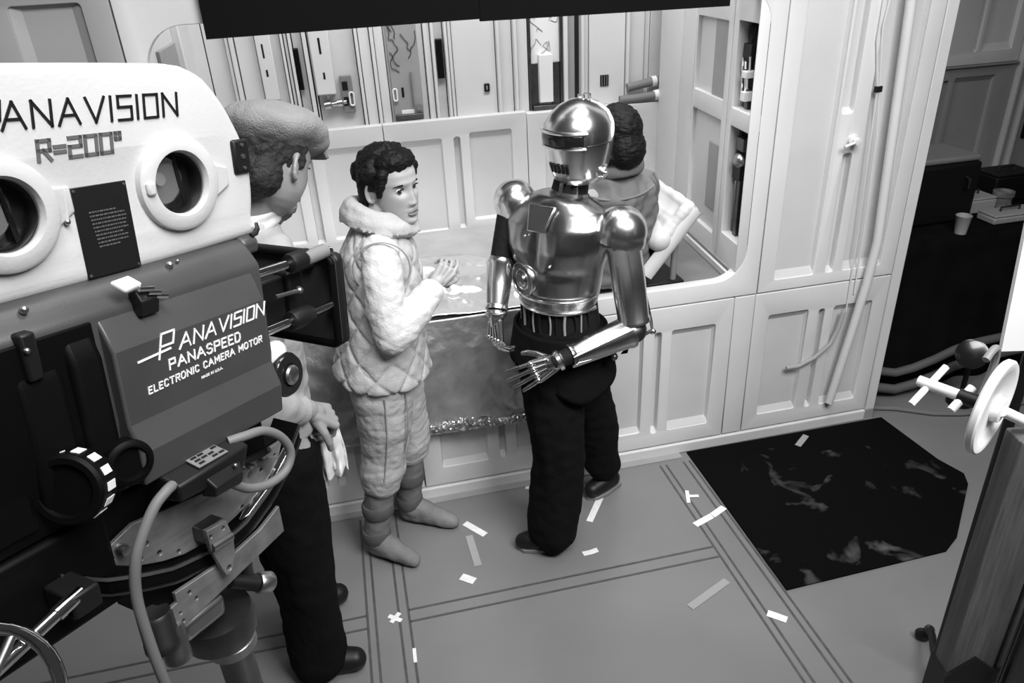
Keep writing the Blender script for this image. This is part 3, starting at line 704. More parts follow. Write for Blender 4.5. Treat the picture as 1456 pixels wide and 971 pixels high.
# ================================================================== PEOPLE
def lerp(a, b, t): return a + (b - a) * t
def g1(x, s): return math.exp(-(x / s) ** 2)
HT = [(-.118, .078, .040, .014), (-.113, .087, .012, .029), (-.102, .0895, -.02, .045), (-.085, .0885, -.045, .056), (-.065, .0895, -.06, .063), (-.045, .0905, -.075, .067),
      (-.02, .091, -.088, .070), (0, .090, -.095, .072), (.025, .092, -.100, .074), (.05, .090, -.102, .074), (.075, .079, -.096, .068), (.095, .058, -.080, .054), (.108, .032, -.05, .033), (.114, .004, -.02, .012)]
def head_R(yaw, pitch=0, roll=0):
    return Matrix.Rotation(yaw, 3, 'Z') @ Matrix.Rotation(pitch, 3, 'Y') @ Matrix.Rotation(roll, 3, 'X')
def head_shape(mb, c, R, s=1.0):
    rings = []; N = 110; zs = [r[0] for r in HT]
    for i in range(66):
        z = lerp(zs[0], zs[-1], i / 65)
        for a, b in zip(HT[:-1], HT[1:]):
            if a[0] <= z <= b[0] + 1e-9: break
        t = (z - a[0]) / (b[0] - a[0]); xf, xb, hy = (lerp(a[k], b[k], t) for k in (1, 2, 3))
        xm = lerp(xb, xf, .46); ring = []
        for k in range(N):
            an = 2 * PI * k / N; ca, sa = math.cos(an), math.sin(an)
            y = hy * math.copysign(abs(sa) ** .9, sa)
            x = xm + ((xf - xm) * abs(ca) ** .85 if ca > 0 else -(xm - xb) * abs(ca) ** .95)
            if ca > .15:
                ay = abs(y)
                tn = min(1, max(0, (.018 - z) / .060))
                if z > -.058: x += lerp(.003, .0175, tn) * g1(y, lerp(.008, .0115, tn)) * (1 if z > -.044 else max(0, 1 - (-.044 - z) / .012)) * (1 if z < .02 else g1(z - .02, .012))
                x += .007 * g1(ay - .012, .006) * g1(z + .044, .007)
                x -= .013 * g1(ay - .032, .017) * g1(z - .000, .012)
                x += .0035 * g1(z - .024, .008) * g1(ay - .028, .03)
                x += .006 * g1(z + .067, .0055) * g1(y, .019) + .0055 * g1(z + .0795, .006) * g1(y, .017) - .004 * g1(z + .0735, .0025) * g1(y, .022)
                x += .006 * g1(z + .104, .012) * g1(y, .02) - .003 * g1(z + .090, .006) * g1(y, .02)
                x += .004 * g1(ay - .043, .018) * g1(z + .026, .02)
            ring.append(Vector(c) + R @ Vector((x, y, z)) * s)
        rings.append(ring)
    mb.loft(rings)
    for sg in (1, -1):      # ears
        pts = []
        for k in range(9):
            a = -.5 + k / 8 * 4.3
            pts.append(Vector(c) + R @ Vector((-.012 - .015 * math.sin(a) * .9, sg * (.074 + .010 * math.sin(k / 8 * PI)), -.008 + .029 * math.cos(a))) * s)
        mb.tube(pts, .0058, 8); 
        for p in pts[::2]: mb.ball(p, .0056, n=8, m=6)
        mb.ball(Vector(c) + R @ Vector((-.010, sg * .072, -.012)) * s, .013, .006, .024, R=R)
def face_parts(root, c, R, s=1.0, gaze=0.0, brow='hair', lip='lips', eyes=True):
    P = lambda x, y, z: Vector(c) + R @ Vector((x, y, z)) * s
    for sg in (1, -1):
        if eyes:
            mb = rel(root); mb.ball(P(.0685, sg * .032, .0015), .0133 * s, n=16, m=12); e = mb.build('eye', 'eye_white', root)
            dv = R @ Vector((math.cos(gaze), math.sin(gaze), -.02)).normalized()
            q = P(.0685, sg * .032, .0015) + dv * .0094 * s
            mb = rel(root); mb.ball(q, .0074 * s, n=12, m=8); o = mb.build('iris', 'iris', root); 
            mb = rel(root)
            mb.tube([P(.0690 + .0135 * math.cos(a * .75) + .0004, sg * .032 + .0165 * math.sin(a), .0015 + .0078 * math.cos(a) - .001) for a in np.linspace(-1.25, 1.25, 9)], [.0006, .0014, .002, .002, .002, .002, .002, .0014, .0006], 6)
            mb.build('eyelash', brow, root)
        mb = rel(root)
        mb.tube([P(.0895 - .011 * abs(t) ** 1.5 - (.004 if t < 0 else .012 * max(0, t)), sg * (.032 + .021 * t), .0185 + .0045 * math.cos(t * 1.4) - .002 * max(0, t)) for t in np.linspace(-1, 1, 9)], [.001, .0024, .003, .003, .003, .0028, .0022, .0016, .0008], 6)
        mb.build('eyebrow', brow, root)
    if lip:
        mb = rel(root)
        for z0, h in ((-.0675, .0042), (-.0795, .0052)):
            mb.tube([P(.0955 - 9 * y * y - (.0008 if z0 < -.07 else 0), y, z0 + (-.0045 if z0 > -.07 else .004) * (abs(y) / .022) ** 2) for y in np.linspace(-.0215, .0215, 11)], [h * .3, h * .6, h * .85, h, h, h * .92, h, h, h * .85, h * .6, h * .3], 8)
        mb.build('lips', lip, root)

def hand(mb, wrist, d, n, thumb=1, curl=(.35, .4, .45, .5), tc=.5, s=1.0, spread=.06, wr=.026, fr_=.0082):
    w = Vector(wrist); d = Vector(d).normalized(); n = Vector(n); n = (n - d * n.dot(d)).normalized()
    sd = n.cross(d) * thumb
    offs = (.030, .010, -.010, -.029); lens = (.94, 1.04, .98, .78)
    mb.limb([(*w, wr * s), (*(w + d * .03 * s), .024 * s)])
    for i in range(4):
        k = w + (d * (.088 - .004 * abs(i - 1)) + sd * offs[i]) * s
        r0 = w + (d * .02 + sd * offs[i] * .55) * s
        mb.limb([(*r0, .016 * s), (*k, .0125 * s)], 10)
        an = 0; p = k; seg = (.042, .027, .021)
        dd = (d + sd * (1.5 - i) * spread).normalized()
        for q in range(3):
            an += curl[i] * (1.0, 1.15, .7)[q]
            v = dd * math.cos(an) + n * math.sin(an)
            p2 = p + v * seg[q] * lens[i] * s
            mb.limb([(*p, (fr_ - .0006 * q) * s), (*p2, (fr_ - .0006 * (q + 1)) * s)], 8)
            p = p2
    p = w + (d * .028 + sd * .022 + n * .006) * s
    v = (d * .62 + sd * .72 + n * .25).normalized(); p2 = p + v * .040 * s
    v2 = (v * math.cos(tc) + (n * .6 + d * .5 - sd * .2).normalized() * math.sin(tc)).normalized(); p3 = p2 + v2 * .032 * s
    v3 = (v2 * math.cos(tc) + (n * .6 + d * .3 - sd * .4).normalized() * math.sin(tc)).normalized(); p4 = p3 + v3 * .024 * s
    mb.limb([(*p, .015 * s), (*p2, .0115 * s), (*p3, .0098 * s), (*p4, .008 * s)], 8)

# ---------------------------------------------------------------- woman in the quilted vest
wo = empty('person', (.02, 2.38, 0), 'woman in white quilted vest and trousers with grey boots, hair braided up, looking back', 'person')
WC = Vector((.116, 2.372, 1.476)); WR = head_R(math.radians(-50), math.radians(2), math.radians(3))
mb = rel(wo)
head_shape(mb, WC, WR, .985)
mb.limb([(.060, 2.385, 1.30, .060), (.068, 2.382, 1.36, .053), (.080, 2.380, 1.41, .053)], 18)
mb.loft([ell_ring((.01, 2.38, .82), .12, .165, -.14), ell_ring((.02, 2.38, .95), .10, .14, -.14), ell_ring((.035, 2.38, 1.05), .095, .125, -.14), ell_ring((.045, 2.38, 1.2), .105, .15, -.14), ell_ring((.05, 2.38, 1.29), .09, .165, -.14), ell_ring((.055, 2.38, 1.34), .06, .09, -.14)])
RS, RE, RWR = (.05, 2.235, 1.275), (.055, 2.185, 1.045), (.207, 2.252, 1.160)
LS, LE, LWR = (.05, 2.525, 1.275), (.12, 2.555, 1.05), (.222, 2.385, 1.135)
mb.limb([(*RS, .05), (*RE, .04), (*RWR, .025)]); mb.limb([(*LS, .05), (*LE, .04), (*LWR, .025)])
hand(mb, RWR, (.72, .30, .62), (-.25, .92, -.15), 1, (.45, .75, .85, .9), .35, .88, .03, wr=.024)
hand(mb, LWR, (.70, -.62, .02), (.1, -.3, .9), -1, (.75, .8, .8, .85), .4, .88, .03, wr=.024)
mb.limb([(.00, 2.31, .84, .10), (-.03, 2.328, .48, .045), (-.105, 2.348, .09, .030), (-.110, 2.352, .05, .030), (.0, 2.262, .035, .028)])
mb.limb([(.03, 2.45, .84, .10), (.073, 2.463, .48, .045), (.042, 2.513, .09, .030), (.038, 2.517, .05, .030), (.165, 2.44, .035, .026)])
skinned('body', mb, 'skin', wo, .0032, 2, fac=.35)
face_parts(wo, WC, WR, .985, gaze=math.radians(-28))
# hair
def hairf(co, no):
    return co + no * (.0035 * nz(co, 55, 1) + .003 * nz(co, 110, 5))[:, None]
mb = rel(wo); HP = lambda x, y, z: WC + WR @ Vector((x, y, z))
mb.ball(HP(-.022, 0, .040), .097, .086, .092, 26, 20, WR)
mb.ball(HP(-.050, 0, -.025), .068, .074, .080, 20, 16, WR)
mb.ball(HP(.030, 0, .085), .062, .070, .038, 20, 14, WR)
for sg in (1, -1):
    mb.limb([(*HP(.040, sg * .066, .055), .020), (*HP(.028, sg * .073, .015), .014), (*HP(.020, sg * .073, -.012), .010)])
    mb.limb([(*HP(-.045, sg * .07, .02), .022), (*HP(-.05, sg * .066, -.05), .022)])
for k in range(15):          # crown braid
    a = -1.9 + k / 14 * 3.8
    mb.ball(HP(.020 - .012 * math.cos(a) - .02 * abs(math.sin(a)), .078 * math.sin(a), .112 - .058 * abs(math.sin(a)) ** 2.2 + .008 * (k % 2)), .024, .021, .022, 12, 10)
for k in range(11):
    a = -1.4 + k / 10 * 2.8
    mb.ball(HP(-.078 - .020 * math.cos(a), .060 * math.sin(a), .04 + .012 * (k % 2)), .020, .020, .026, 12, 10)
for z in (.09, .03, -.03, -.075):
    for y in (-.035, 0, .035): mb.ball(HP(-.088 + .02 * abs(z - .02) / .1 + abs(y) * .25, y, z), .022, .024, .024, 12, 10)
skinned('hair', mb, 'hair', wo, .0045, 3, hairf)
# jacket sleeves, vest, collar, trousers, boots
def quilt_torso(cx, cy, amp, sc, zsc=.85):
    def f(co, no):
        wx, wy = co[:, 0] + wo.location.x - cx, co[:, 1] + wo.location.y - cy
        u = np.arctan2(wy, wx) * .17; z = co[:, 2]
        a = (u + z * zsc) / sc; b = (u - z * zsc) / sc
        da = np.abs(a - np.round(a)); db = np.abs(b - np.round(b))
        d = np.minimum(da, db) * sc
        h = -amp * np.exp(-(d / .0075) ** 2) + .5 * amp * np.minimum(1, d / .03)
        h += .0045 * nz(co, 16, 3) + .002 * nz(co, 45, 6)
        return co + no * h[:, None]
    return f
def sleeve_q(co, no):
    h = .005 * nz(co, 16, 1) + .003 * nz(co, 48, 2)
    z = co[:, 2] + co[:, 0] * .7
    d = np.abs(z / .075 - np.round(z / .075)) * .075
    h -= .0014 * np.exp(-(d / .006) ** 2)
    return co + no * h[:, None]
mb = rel(wo)
mb.limb([(.052, 2.255, 1.295, .062), (.050, 2.222, 1.225, .064), (.045, 2.196, 1.13, .063), (.055, 2.180, 1.04, .061), (.085, 2.188, 1.055, .060), (.14, 2.212, 1.10, .056), (.192, 2.243, 1.147, .046)], 18)
mb.limb([(.052, 2.505, 1.295, .062), (.07, 2.54, 1.17, .060), (.115, 2.555, 1.05, .057), (.17, 2.48, 1.09, .052), (.205, 2.41, 1.125, .045)], 18)
mb.loft([ell_ring((.05, 2.38, 1.0), .11, .15, -.14), ell_ring((.05, 2.38, 1.32), .08, .14, -.14)])
skinned('jacket', mb, 'quilt_sleeve', wo, .006, 5, sleeve_q)
mb = rel(wo)
mb.loft([ell_ring((.008, 2.38, .818), .168, .192, -.14, tilt=(-.10, 0)), ell_ring((.010, 2.38, .835), .172, .195, -.14, tilt=(-.10, 0)), ell_ring((.016, 2.38, .90), .158, .186, -.14), ell_ring((.03, 2.38, 1.0), .145, .172, -.14), ell_ring((.042, 2.38, 1.10), .140, .168, -.14),
         ell_ring((.048, 2.38, 1.20), .137, .170, -.14), ell_ring((.052, 2.38, 1.27), .122, .165, -.14), ell_ring((.054, 2.38, 1.325), .092, .125, -.14), ell_ring((.056, 2.38, 1.36), .07, .08, -.14)])
skinned('vest', mb, 'quilt', wo, .006, 3, quilt_torso(.035, 2.38, .0062, .105))
mb = rel(wo)       # rolled collar, higher at the back
for zz, rr, tk in ((1.338, .090, .034), (1.365, .084, .033), (1.385, .076, .026)):
    pts = [Vector((.058 + rr * math.cos(a) * 1.12 + .012, 2.38 + rr * 1.02 * math.sin(a), zz - .030 * math.cos(a) + (.006 if zz > 1.37 else 0))) for a in np.linspace(0, 2 * PI, 25)]
    mb.tube(pts[:-1] + [pts[0]], tk, 14, False)
def colf(co, no): return co + no * (.005 * nz(co, 18, 8) + .002 * nz(co, 50, 3))[:, None]
skinned('collar', mb, 'quilt', wo, .006, 6, colf)
def trous_q(co, no):
    z = co[:, 2] + .012 * np.sin(co[:, 0] * 30); d = np.abs(z / .065 - np.round(z / .065)) * .065
    h = -.0015 * np.exp(-(d / .007) ** 2) + .007 * nz(co, 15, 4) + .0025 * nz(co, 46, 7)
    return co + no * h[:, None]
mb = rel(wo)
mb.limb([(.0, 2.315, .87, .118), (-.004, 2.312, .76, .110), (-.010, 2.315, .64, .098), (-.028, 2.328, .50, .083), (-.045, 2.33, .42, .084), (-.055, 2.333, .375, .078)], 20)
mb.limb([(.03, 2.445, .87, .112), (.045, 2.45, .76, .105), (.058, 2.452, .64, .094), (.075, 2.462, .50, .080), (.072, 2.47, .44, .082), (.07, 2.472, .395, .075)], 20)
skinned('trousers', mb, 'quilt', wo, .006, 4, trous_q)
for pts in ([(.0, 2.196, .80), (-.006, 2.206, .70), (-.012, 2.216, .62), (-.03, 2.243, .50), (-.045, 2.246, .42)], [(.075, 2.225, .80), (.070, 2.226, .70), (.062, 2.235, .62), (.040, 2.266, .52)]):
    mb = rel(wo); mb.tube(smoothpts(pts), .0028, 6); mb.build('side_seam', 'set_grey', wo)
mb = rel(wo); mb.tube(smoothpts([(.05 + .088 * math.cos(a), 2.222 - .006 * math.cos(a) - .014 * math.sin(a), 1.255 + .092 * math.sin(a)) for a in np.linspace(0, 2 * PI, 25)], 3), .0026, 8, False); mb.build('armhole_piping', 'set_grey', wo)
for leg in (((-.058, 2.334, .40, .060), (-.085, 2.342, .22, .053), (-.108, 2.348, .10, .049)), ((.070, 2.470, .42, .058), (.055, 2.498, .22, .051), (.040, 2.515, .10, .048))):
    ax, ay = leg[2][0], leg[2][1]
    t = Vector((.105, -.086, 0)) if ax < 0 else Vector((.132, -.078, 0))
    mb = rel(wo); mb.limb(list(leg))
    mb.limb([(ax - .006, ay + .005, .042, .042), (ax + t.x * .55, ay + t.y * .55, .048, .042), (ax + t.x * 1.08, ay + t.y * 1.08, .034, .035), (ax + t.x * 1.22, ay + t.y * 1.22, .030, .029)])
    mb.limb([(ax, ay, .08, .05), (ax + t.x * .5, ay + t.y * .5, .06, .042)])
    def bootf(co, no):
        co = co + no * (.003 * nz(co, 30, 2))[:, None]
        co[:, 2] = np.maximum(co[:, 2], .002); return co
    b = skinned('boot', mb, 'boot', wo, .006, 4, bootf)
    for (t0, wz) in ((.10, .022), (.55, .026), (.98, .026)):
        q = Vector(leg[0][:3]).lerp(Vector(leg[2][:3]), t0); rr = lerp(leg[0][3], leg[2][3], t0) + .003
        mb = rel(wo)
        mb.loft([ell_ring((q.x, q.y, q.z - wz), rr, rr, 0, 20), ell_ring((q.x, q.y, q.z - wz * .6), rr + .005, rr + .005, 0, 20), ell_ring((q.x, q.y, q.z + wz * .6), rr + .005, rr + .005, 0, 20), ell_ring((q.x, q.y, q.z + wz), rr, rr, 0, 20)])
        o = mb.build('boot_band', 'boot_band', b); o.matrix_parent_inverse.identity()

# ---------------------------------------------------------------- person in polished armour
ro = empty('person', (.68, 2.30, 0), 'person in polished metal armour and visored helmet with baggy black trousers, arm held out', 'person')
CY = math.radians(222)
CF = Vector((math.cos(CY), math.sin(CY), 0)); CLf = Vector((-CF.y, CF.x, 0)); CC = Vector((.64, 2.275, 0))
def cp(f, l, z): return CC + CF * f + CLf * l + Vector((0, 0, z))
HC = Vector((.705, 2.262, 1.585)); HY = math.radians(214); HR = head_R(HY, 0, 0)
def hp(x, y, z): return HC + HR @ Vector((x, y, z))
nS, nE, nW = Vector((.805, 2.135, 1.315)), Vector((.846, 2.105, .985)), Vector((.560, 2.055, .925))
fS, fE, fW = Vector((.520, 2.395, 1.375)), Vector((.452, 2.330, 1.185)), Vector((.405, 2.232, 1.035))
mb = rel(ro)
mb.ball(HC, .085, .075, .105); mb.limb([(.66, 2.28, 1.32, .07), (.69, 2.27, 1.48, .055)])
mb.loft([ell_ring(cp(0, 0, .82), .125, .165, CY), ell_ring(cp(0, 0, .95), .115, .148, CY), ell_ring(cp(0, 0, 1.05), .108, .135, CY), ell_ring(cp(0, 0, 1.2), .10, .15, CY), ell_ring(cp(0, 0, 1.33), .085, .17, CY), ell_ring(cp(0, 0, 1.40), .05, .08, CY)])
mb.limb([(*nS, .055), (*nE, .042), (*nW, .027)]); mb.limb([(*fS, .05), (*fE, .04), (*fW, .027)])
mb.limb([(.60, 2.23, .86, .10), (.60, 2.2, .48, .06), (.55, 2.195, .10, .04), (.545, 2.195, .05, .035), (.46, 2.22, .035, .03)])
mb.limb([(.70, 2.36, .86, .10), (.82, 2.43, .46, .06), (.90, 2.48, .12, .04), (.895, 2.475, .05, .035), (.83, 2.44, .035, .03)])
skinned('body', mb, 'undersuit', ro, .006, 3)
# helmet: dome, jaw, brow band, visor slit and breathing slots
HP_ = [(-.130, .050, .048, .045), (-.126, .070, .072, .068), (-.10, .088, .084, .080), (-.06, .100, .094, .090), (-.02, .108, .104, .098), (.02, .112, .112, .102), (.055, .106, .110, .098), (.085, .085, .094, .082), (.108, .055, .064, .055), (.122, .022, .03, .026), (.125, .004, .006, .005)]
def hring(z, f, b, s_, k=0):
    out = []
    for i in range(40):
        a = 2 * PI * i / 40; c_, s2 = math.cos(a), math.sin(a)
        out.append(hp((f if c_ > 0 else b) * math.copysign(abs(c_) ** .9, c_) + k, s_ * math.copysign(abs(s2) ** .9, s2), z))
    return out
mb = rel(ro); mb.loft([hring(*r) for r in HP_]); he = mb.build('helmet', 'armour', ro, smooth=60)
def hsurf(a, z, e=0.0):
    for p, q in zip(HP_[:-1], HP_[1:]):
        if p[0] <= z <= q[0]: break
    t = (z - p[0]) / (q[0] - p[0]); f, b, s_ = (lerp(p[k], q[k], t) + e for k in (1, 2, 3))
    c_, s2 = math.cos(a), math.sin(a)
    return hp((f if c_ > 0 else b) * math.copysign(abs(c_) ** .9, c_), s_ * math.copysign(abs(s2) ** .9, s2), z)
def hpatch(name, m, a0, a1, z0, z1, e, par=None, n=18, k=8):
    mb = rel(ro); mb.grid(lambda u, v: hsurf(lerp(a0, a1, u), lerp(z0, z1, v), e), n, k); 
    return mb.build(name, m, par or he, solid=.006)
hpatch('visor', 'black_gloss', -.88, .88, .000, .034, .001)
mb = rel(ro); mb.tube([hsurf(a, .040, .004) for a in np.linspace(-.98, .98, 20)], .006, 8); mb.build('brow_ridge', 'armour', he)
mb = rel(ro); mb.tube([hsurf(a, -.006, .003) for a in np.linspace(-.95, .95, 20)], .004, 8); mb.build('visor_rim', 'armour', he)
for k in range(5): hpatch('breathing_slot', 'black', -.05 + (k - 2) * .16, .05 + (k - 2) * .16, -.085, -.055, .0006, n=4, k=4)
for e_, a_ in ((.004, 1.95), (.0035, 2.12)):        # seam bands over the back of the dome
    for sg in (1, -1):
        mb = rel(ro); mb.tube([hsurf(sg * (a_ + .5 * max(0, z) / .12), z, e_ - .002) for z in np.linspace(-.12, .118, 22)], .004, 8); mb.build('seam_band', 'armour', he)
mb = rel(ro); mb.tube([hsurf(a, .0, .0005) for a in np.linspace(1.0, 1.9, 14)], .0022, 6); mb.build('seam_line', 'dark_steel', he)
for sg in (1, -1):
    mb = rel(ro); mb.lathe([(0, .016), (.008, .016), (.008, .010), (.016, .010), (.018, .004), (.022, .004), (.022, -.01), (0, -.01)], hsurf(sg * 1.75, -.095, .002), HR @ Vector((-.15, sg, -.1)), 20); mb.build('side_boss', 'armour', he)
for k in range(2):
    mb = rel(ro); mb.tube([hp(-.045 + .03 * k, -.012, .118), hp(-.045 + .03 * k, -.012, .132), hp(-.045 + .03 * k, .012, .132), hp(-.045 + .03 * k, .012, .118)], .003, 6); mb.build('crown_clip', 'armour', he)
mb = rel(ro); mb.lathe([(.062, 0), (.066, .012), (.056, .02), (.054, .055), (.058, .07)], (.675, 2.270, 1.405), (.18, 0, 1), 28); mb.build('neck_ring', 'armour_dull', ro)
# breastplate
def chestf(co, no):
    w = co + np.array(ro.location); f = (w[:, 0] - CC.x) * CF.x + (w[:, 1] - CC.y) * CF.y; l = (w[:, 0] - CC.x) * CLf.x + (w[:, 1] - CC.y) * CLf.y
    z = w[:, 2]; front = np.clip(f / .06, 0, 1)
    h = .012 * np.exp(-((np.abs(l) - .075) / .05) ** 2 - ((z - 1.27) / .06) ** 2) - .007 * np.exp(-(l / .02) ** 2 - ((z - 1.27) / .09) ** 2) - .007 * np.exp(-((z - 1.185) / .016) ** 2) * np.exp(-((np.abs(l) - .07) / .06) ** 2)
    return co + no * (h * front)[:, None]
mb = rel(ro)
mb.loft([ell_ring(cp(.005, 0, 1.035), .110, .128, CY, 40), ell_ring(cp(.005, 0, 1.05), .118, .137, CY, 40), ell_ring(cp(.006, 0, 1.10), .126, .148, CY, 40), ell_ring(cp(.006, 0, 1.17), .130, .160, CY, 40), ell_ring(cp(.004, 0, 1.26), .130, .182, CY, 40, p=2.3), ell_ring(cp(0, 0, 1.33), .118, .188, CY, 40, p=2.3), ell_ring(cp(-.004, 0, 1.375), .098, .165, CY, 40), ell_ring(cp(-.004, 0, 1.405), .076, .11, CY, 40), ell_ring(cp(-.004, 0, 1.42), .06, .07, CY, 40)])
bp_ = skinned('breastplate', mb, 'armour_dull', ro, .006, 6, chestf)
mb = rel(ro); mb.tube([cp(.006 + .136 * math.cos(a), .156 * math.sin(a), 1.092) for a in np.linspace(-1.45, 1.45, 22)], .005, 8); mb.tube([cp(.004 + .122 * math.cos(a), .141 * math.sin(a), 1.045) for a in np.linspace(-1.6, 1.6, 22)], .006, 8); mb.build('waist_trim', 'armour', bp_)
mb = rel(ro); mb.hexa([cp(.085, -.05, 1.40), cp(.085, .05, 1.40), cp(.128, .03, 1.325), cp(.128, -.03, 1.325)], [cp(.095, -.05, 1.405), cp(.095, .05, 1.405), cp(.142, .03, 1.33), cp(.142, -.03, 1.33)]); mb.build('gorget_plate', 'armour', bp_, bevel=.003)
for l, z in ((-.04, 1.31), (.05, 1.22)): mb = rel(ro); mb.ball(cp(.138, l, z), .005); mb.build('rivet', 'armour', bp_)
mb = rel(ro); q = cp(.118, -.062, 1.150); mb.lathe([(0, .020), (.020, .018), (.024, .010), (.050, .012), (.056, .004), (.058, -.03), (0, -.03)], q, CF * .93 - CLf * .36, 36); mb.build('round_cover', 'armour_dull', bp_)
mb = rel(ro)
for r in (.034, .057):
    ax = (CF * .93 - CLf * .36).normalized(); a_ = ax.orthogonal().normalized(); b_ = ax.cross(a_)
    pts = [q + ax * .010 + (a_ * math.cos(t) + b_ * math.sin(t)) * r for t in np.linspace(0, 2 * PI, 30)]
    mb.tube(pts, .003, 6, False)
mb.build('cover_rim', 'armour', bp_)
# flexible waist with cords
mb = rel(ro); mb.loft([ell_ring(cp(.002, 0, .93), .122, .150, CY), ell_ring(cp(.002, 0, .99), .112, .138, CY), ell_ring(cp(.002, 0, 1.045), .112, .132, CY)]); wa = mb.build('waist_band', 'undersuit', ro)
random.seed(3)
for k in range(13):
    a = -1.25 + k * 2.5 / 12; j = random.uniform(-.06, .06)
    mb = rel(ro); mb.tube([cp(.002 + (.115 + .003) * math.cos(a + j * t * (1 - t) * 4), (.138 + .003) * math.sin(a + j * t * (1 - t) * 4), lerp(1.045, .945, t)) for t in np.linspace(0, 1, 8)], .0032 if k % 3 else .005, 6); mb.build('cord', 'cord' if k % 2 else 'undersuit', wa)
# arms
def shell(name, a, b, r0, r1, m='armour', n=28, lip=.003, prof=None):
    a, b = Vector(a), Vector(b); L = (b - a).length
    pr = prof or [(r0 * .9, 0), (r0 + lip, 0), (r0 + lip, .012), (r0, .016), (lerp(r0, r1, .5) + .002, L * .5), (r1, L - .016), (r1 + lip, L - .012), (r1 + lip, L), (r1 * .9, L)]
    mb = rel(ro); mb.lathe(pr, a, b - a, n); return mb.build(name, m, ro)
def dome(c, r, ax, m='armour'):
    mb = rel(ro); mb.lathe([(r * math.sin(t), r * math.cos(t)) for t in np.linspace(.02, 1.62, 14)] + [(r * 1.03, -.01), (r * 1.03, -.030), (r * .96, -.032), (r * .9, .0)], c, ax, 32); return mb.build('shoulder_dome', m, ro)
dome(Vector((.805, 2.135, 1.315)), .083, (.22, -.10, .97)); dome(Vector((.522, 2.390, 1.372)), .072, (-.35, .10, .93))
shell('upper_arm_shell', nS + Vector((.006, -.004, -.035)), nE + Vector((0, 0, .02)), .056, .052)
shell('upper_arm_shell', fS + Vector((-.01, -.01, -.04)), fE + Vector((.002, .002, .0)), .042, .040, 'armour_dull')
mb = rel(ro); mb.ball(nE + Vector((-.004, -.004, -.012)), .047, .047, .044, 20, 14); mb.build('elbow_joint', 'dark_steel', ro)
mb = rel(ro); mb.ball(fE, .040, .040, .040, 20, 14); mb.build('elbow_joint', 'dark_steel', ro)
nd = (nW - nE).normalized()
shell('forearm_shell', nE + nd * .015 + Vector((0, 0, -.012)), nE + nd * .245, .054, .034, 'armour_dull')
mb = rel(ro); mb.tube([nE + nd * .02 + Vector((.0, -.045, .02)), nE + nd * .24 + Vector((0, -.032, .008))], .005, 6); mb.tube([nE + nd * .02 + Vector((.0, -.03, -.05)), nE + nd * .24 + Vector((0, -.02, -.034))], .005, 6); mb.build('forearm_rib', 'armour', ro)
fd = (fW - fE).normalized()
shell('forearm_shell', fE + fd * .0 + Vector((-.002, 0, 0)), fE + fd * .165, .046, .036, 'armour')
mb = rel(ro); mb.tube([nS + Vector((.062, .0, -.11)), nE + Vector((.062, .002, .01)), nE + Vector((.070, .002, -.035))], [.006, .006, .004], 8); mb.ball(nE + Vector((.07, .0, -.03)), .011); mb.build('piston_rod', 'chrome', ro)
mb = rel(ro); mb.tube([nE + Vector((.065, .0, -.025)), nE + Vector((-.09, -.02, -.082))], .006, 8); mb.ball(nE + Vector((-.075, -.02, -.092)), .014); mb.build('piston_rod', 'dark_steel', ro)
for w, d, n, th, cu, m in ((nW + nd * -.01, (-.93, .02, -.36), (.1, .75, -.45), 1, (.10, .14, .16, .2), 'armour_dull'), (fW + fd * -.005, (-.10, -.14, -.98), (.85, .30, -.1), 1, (.45, .5, .5, .55), 'armour')):
    mb = rel(ro); hand(mb, w, d, n, th, cu, .4, 1.0, .10, wr=.030); skinned('gauntlet', mb, m, ro, .0032, 2, fac=.3)
    mb = rel(ro); dv = Vector(d).normalized(); mb.lathe([(.03, 0), (.036, .004), (.036, .016), (.03, .02)], Vector(w) - dv * .012, dv, 22); mb.build('wrist_ring', 'armour', ro)
    # finger joint plates on the back of the hand
    nn = Vector(n); nn = (nn - dv * nn.dot(dv)).normalized(); sd = nn.cross(dv)
    for i, o_ in enumerate((.030, .010, -.010, -.029)):
        k = Vector(w) + dv * .086 + sd * o_ - nn * .010
        mb = rel(ro); mb.tube([Vector(w) + dv * .03 + sd * o_ * .6 - nn * .016, k], [.004, .006], 8); mb.ball(k, .0095, n=10, m=8); mb.build('knuckle_rod', 'chrome', ro)
# trousers, tied jacket, shoes
def foldf(amp, s, zs=.4):
    def f(co, no):
        c2 = co.copy(); c2[:, 2] *= zs
        return co + no * (amp * nz(c2, s, 2) + amp * .5 * nz(co, s * 2.4, 5))[:, None]
    return f
mb = rel(ro)
mb.loft([ell_ring(cp(0, 0, .80), .155, .175, CY), ell_ring(cp(0, 0, .90), .142, .165, CY), ell_ring(cp(0, 0, .965), .128, .152, CY)])
mb.limb([(.595, 2.235, .84, .115), (.592, 2.215, .66, .112), (.60, 2.20, .46, .103), (.585, 2.195, .26, .100), (.575, 2.195, .10, .098), (.578, 2.195, .085, .092)], 20)
mb.limb([(.695, 2.345, .84, .115), (.745, 2.385, .66, .108), (.80, 2.42, .46, .098), (.845, 2.455, .24, .085), (.875, 2.47, .14, .075)], 20)
def trf(co, no):
    co = foldf(.013, 9)(co, no); co[:, 2] = np.maximum(co[:, 2], .012); return co
skinned('trousers', mb, 'trouser_black', ro, .008, 4, trf)
mb = rel(ro)
def skirt(u, v):
    a = -2.0 + u * 4.9; z = .955 - v * (.10 + .14 * math.exp(-((u - .62) / .22) ** 2))
    r = 1 + v * .16 + .05 * math.sin(u * 26) * v
    p = cp(.140 * r * math.cos(a), .166 * r * math.sin(a), z); return p
mb.grid(skirt, 60, 14); mb.build('tied_jacket', 'trouser_black', ro, solid=.012)
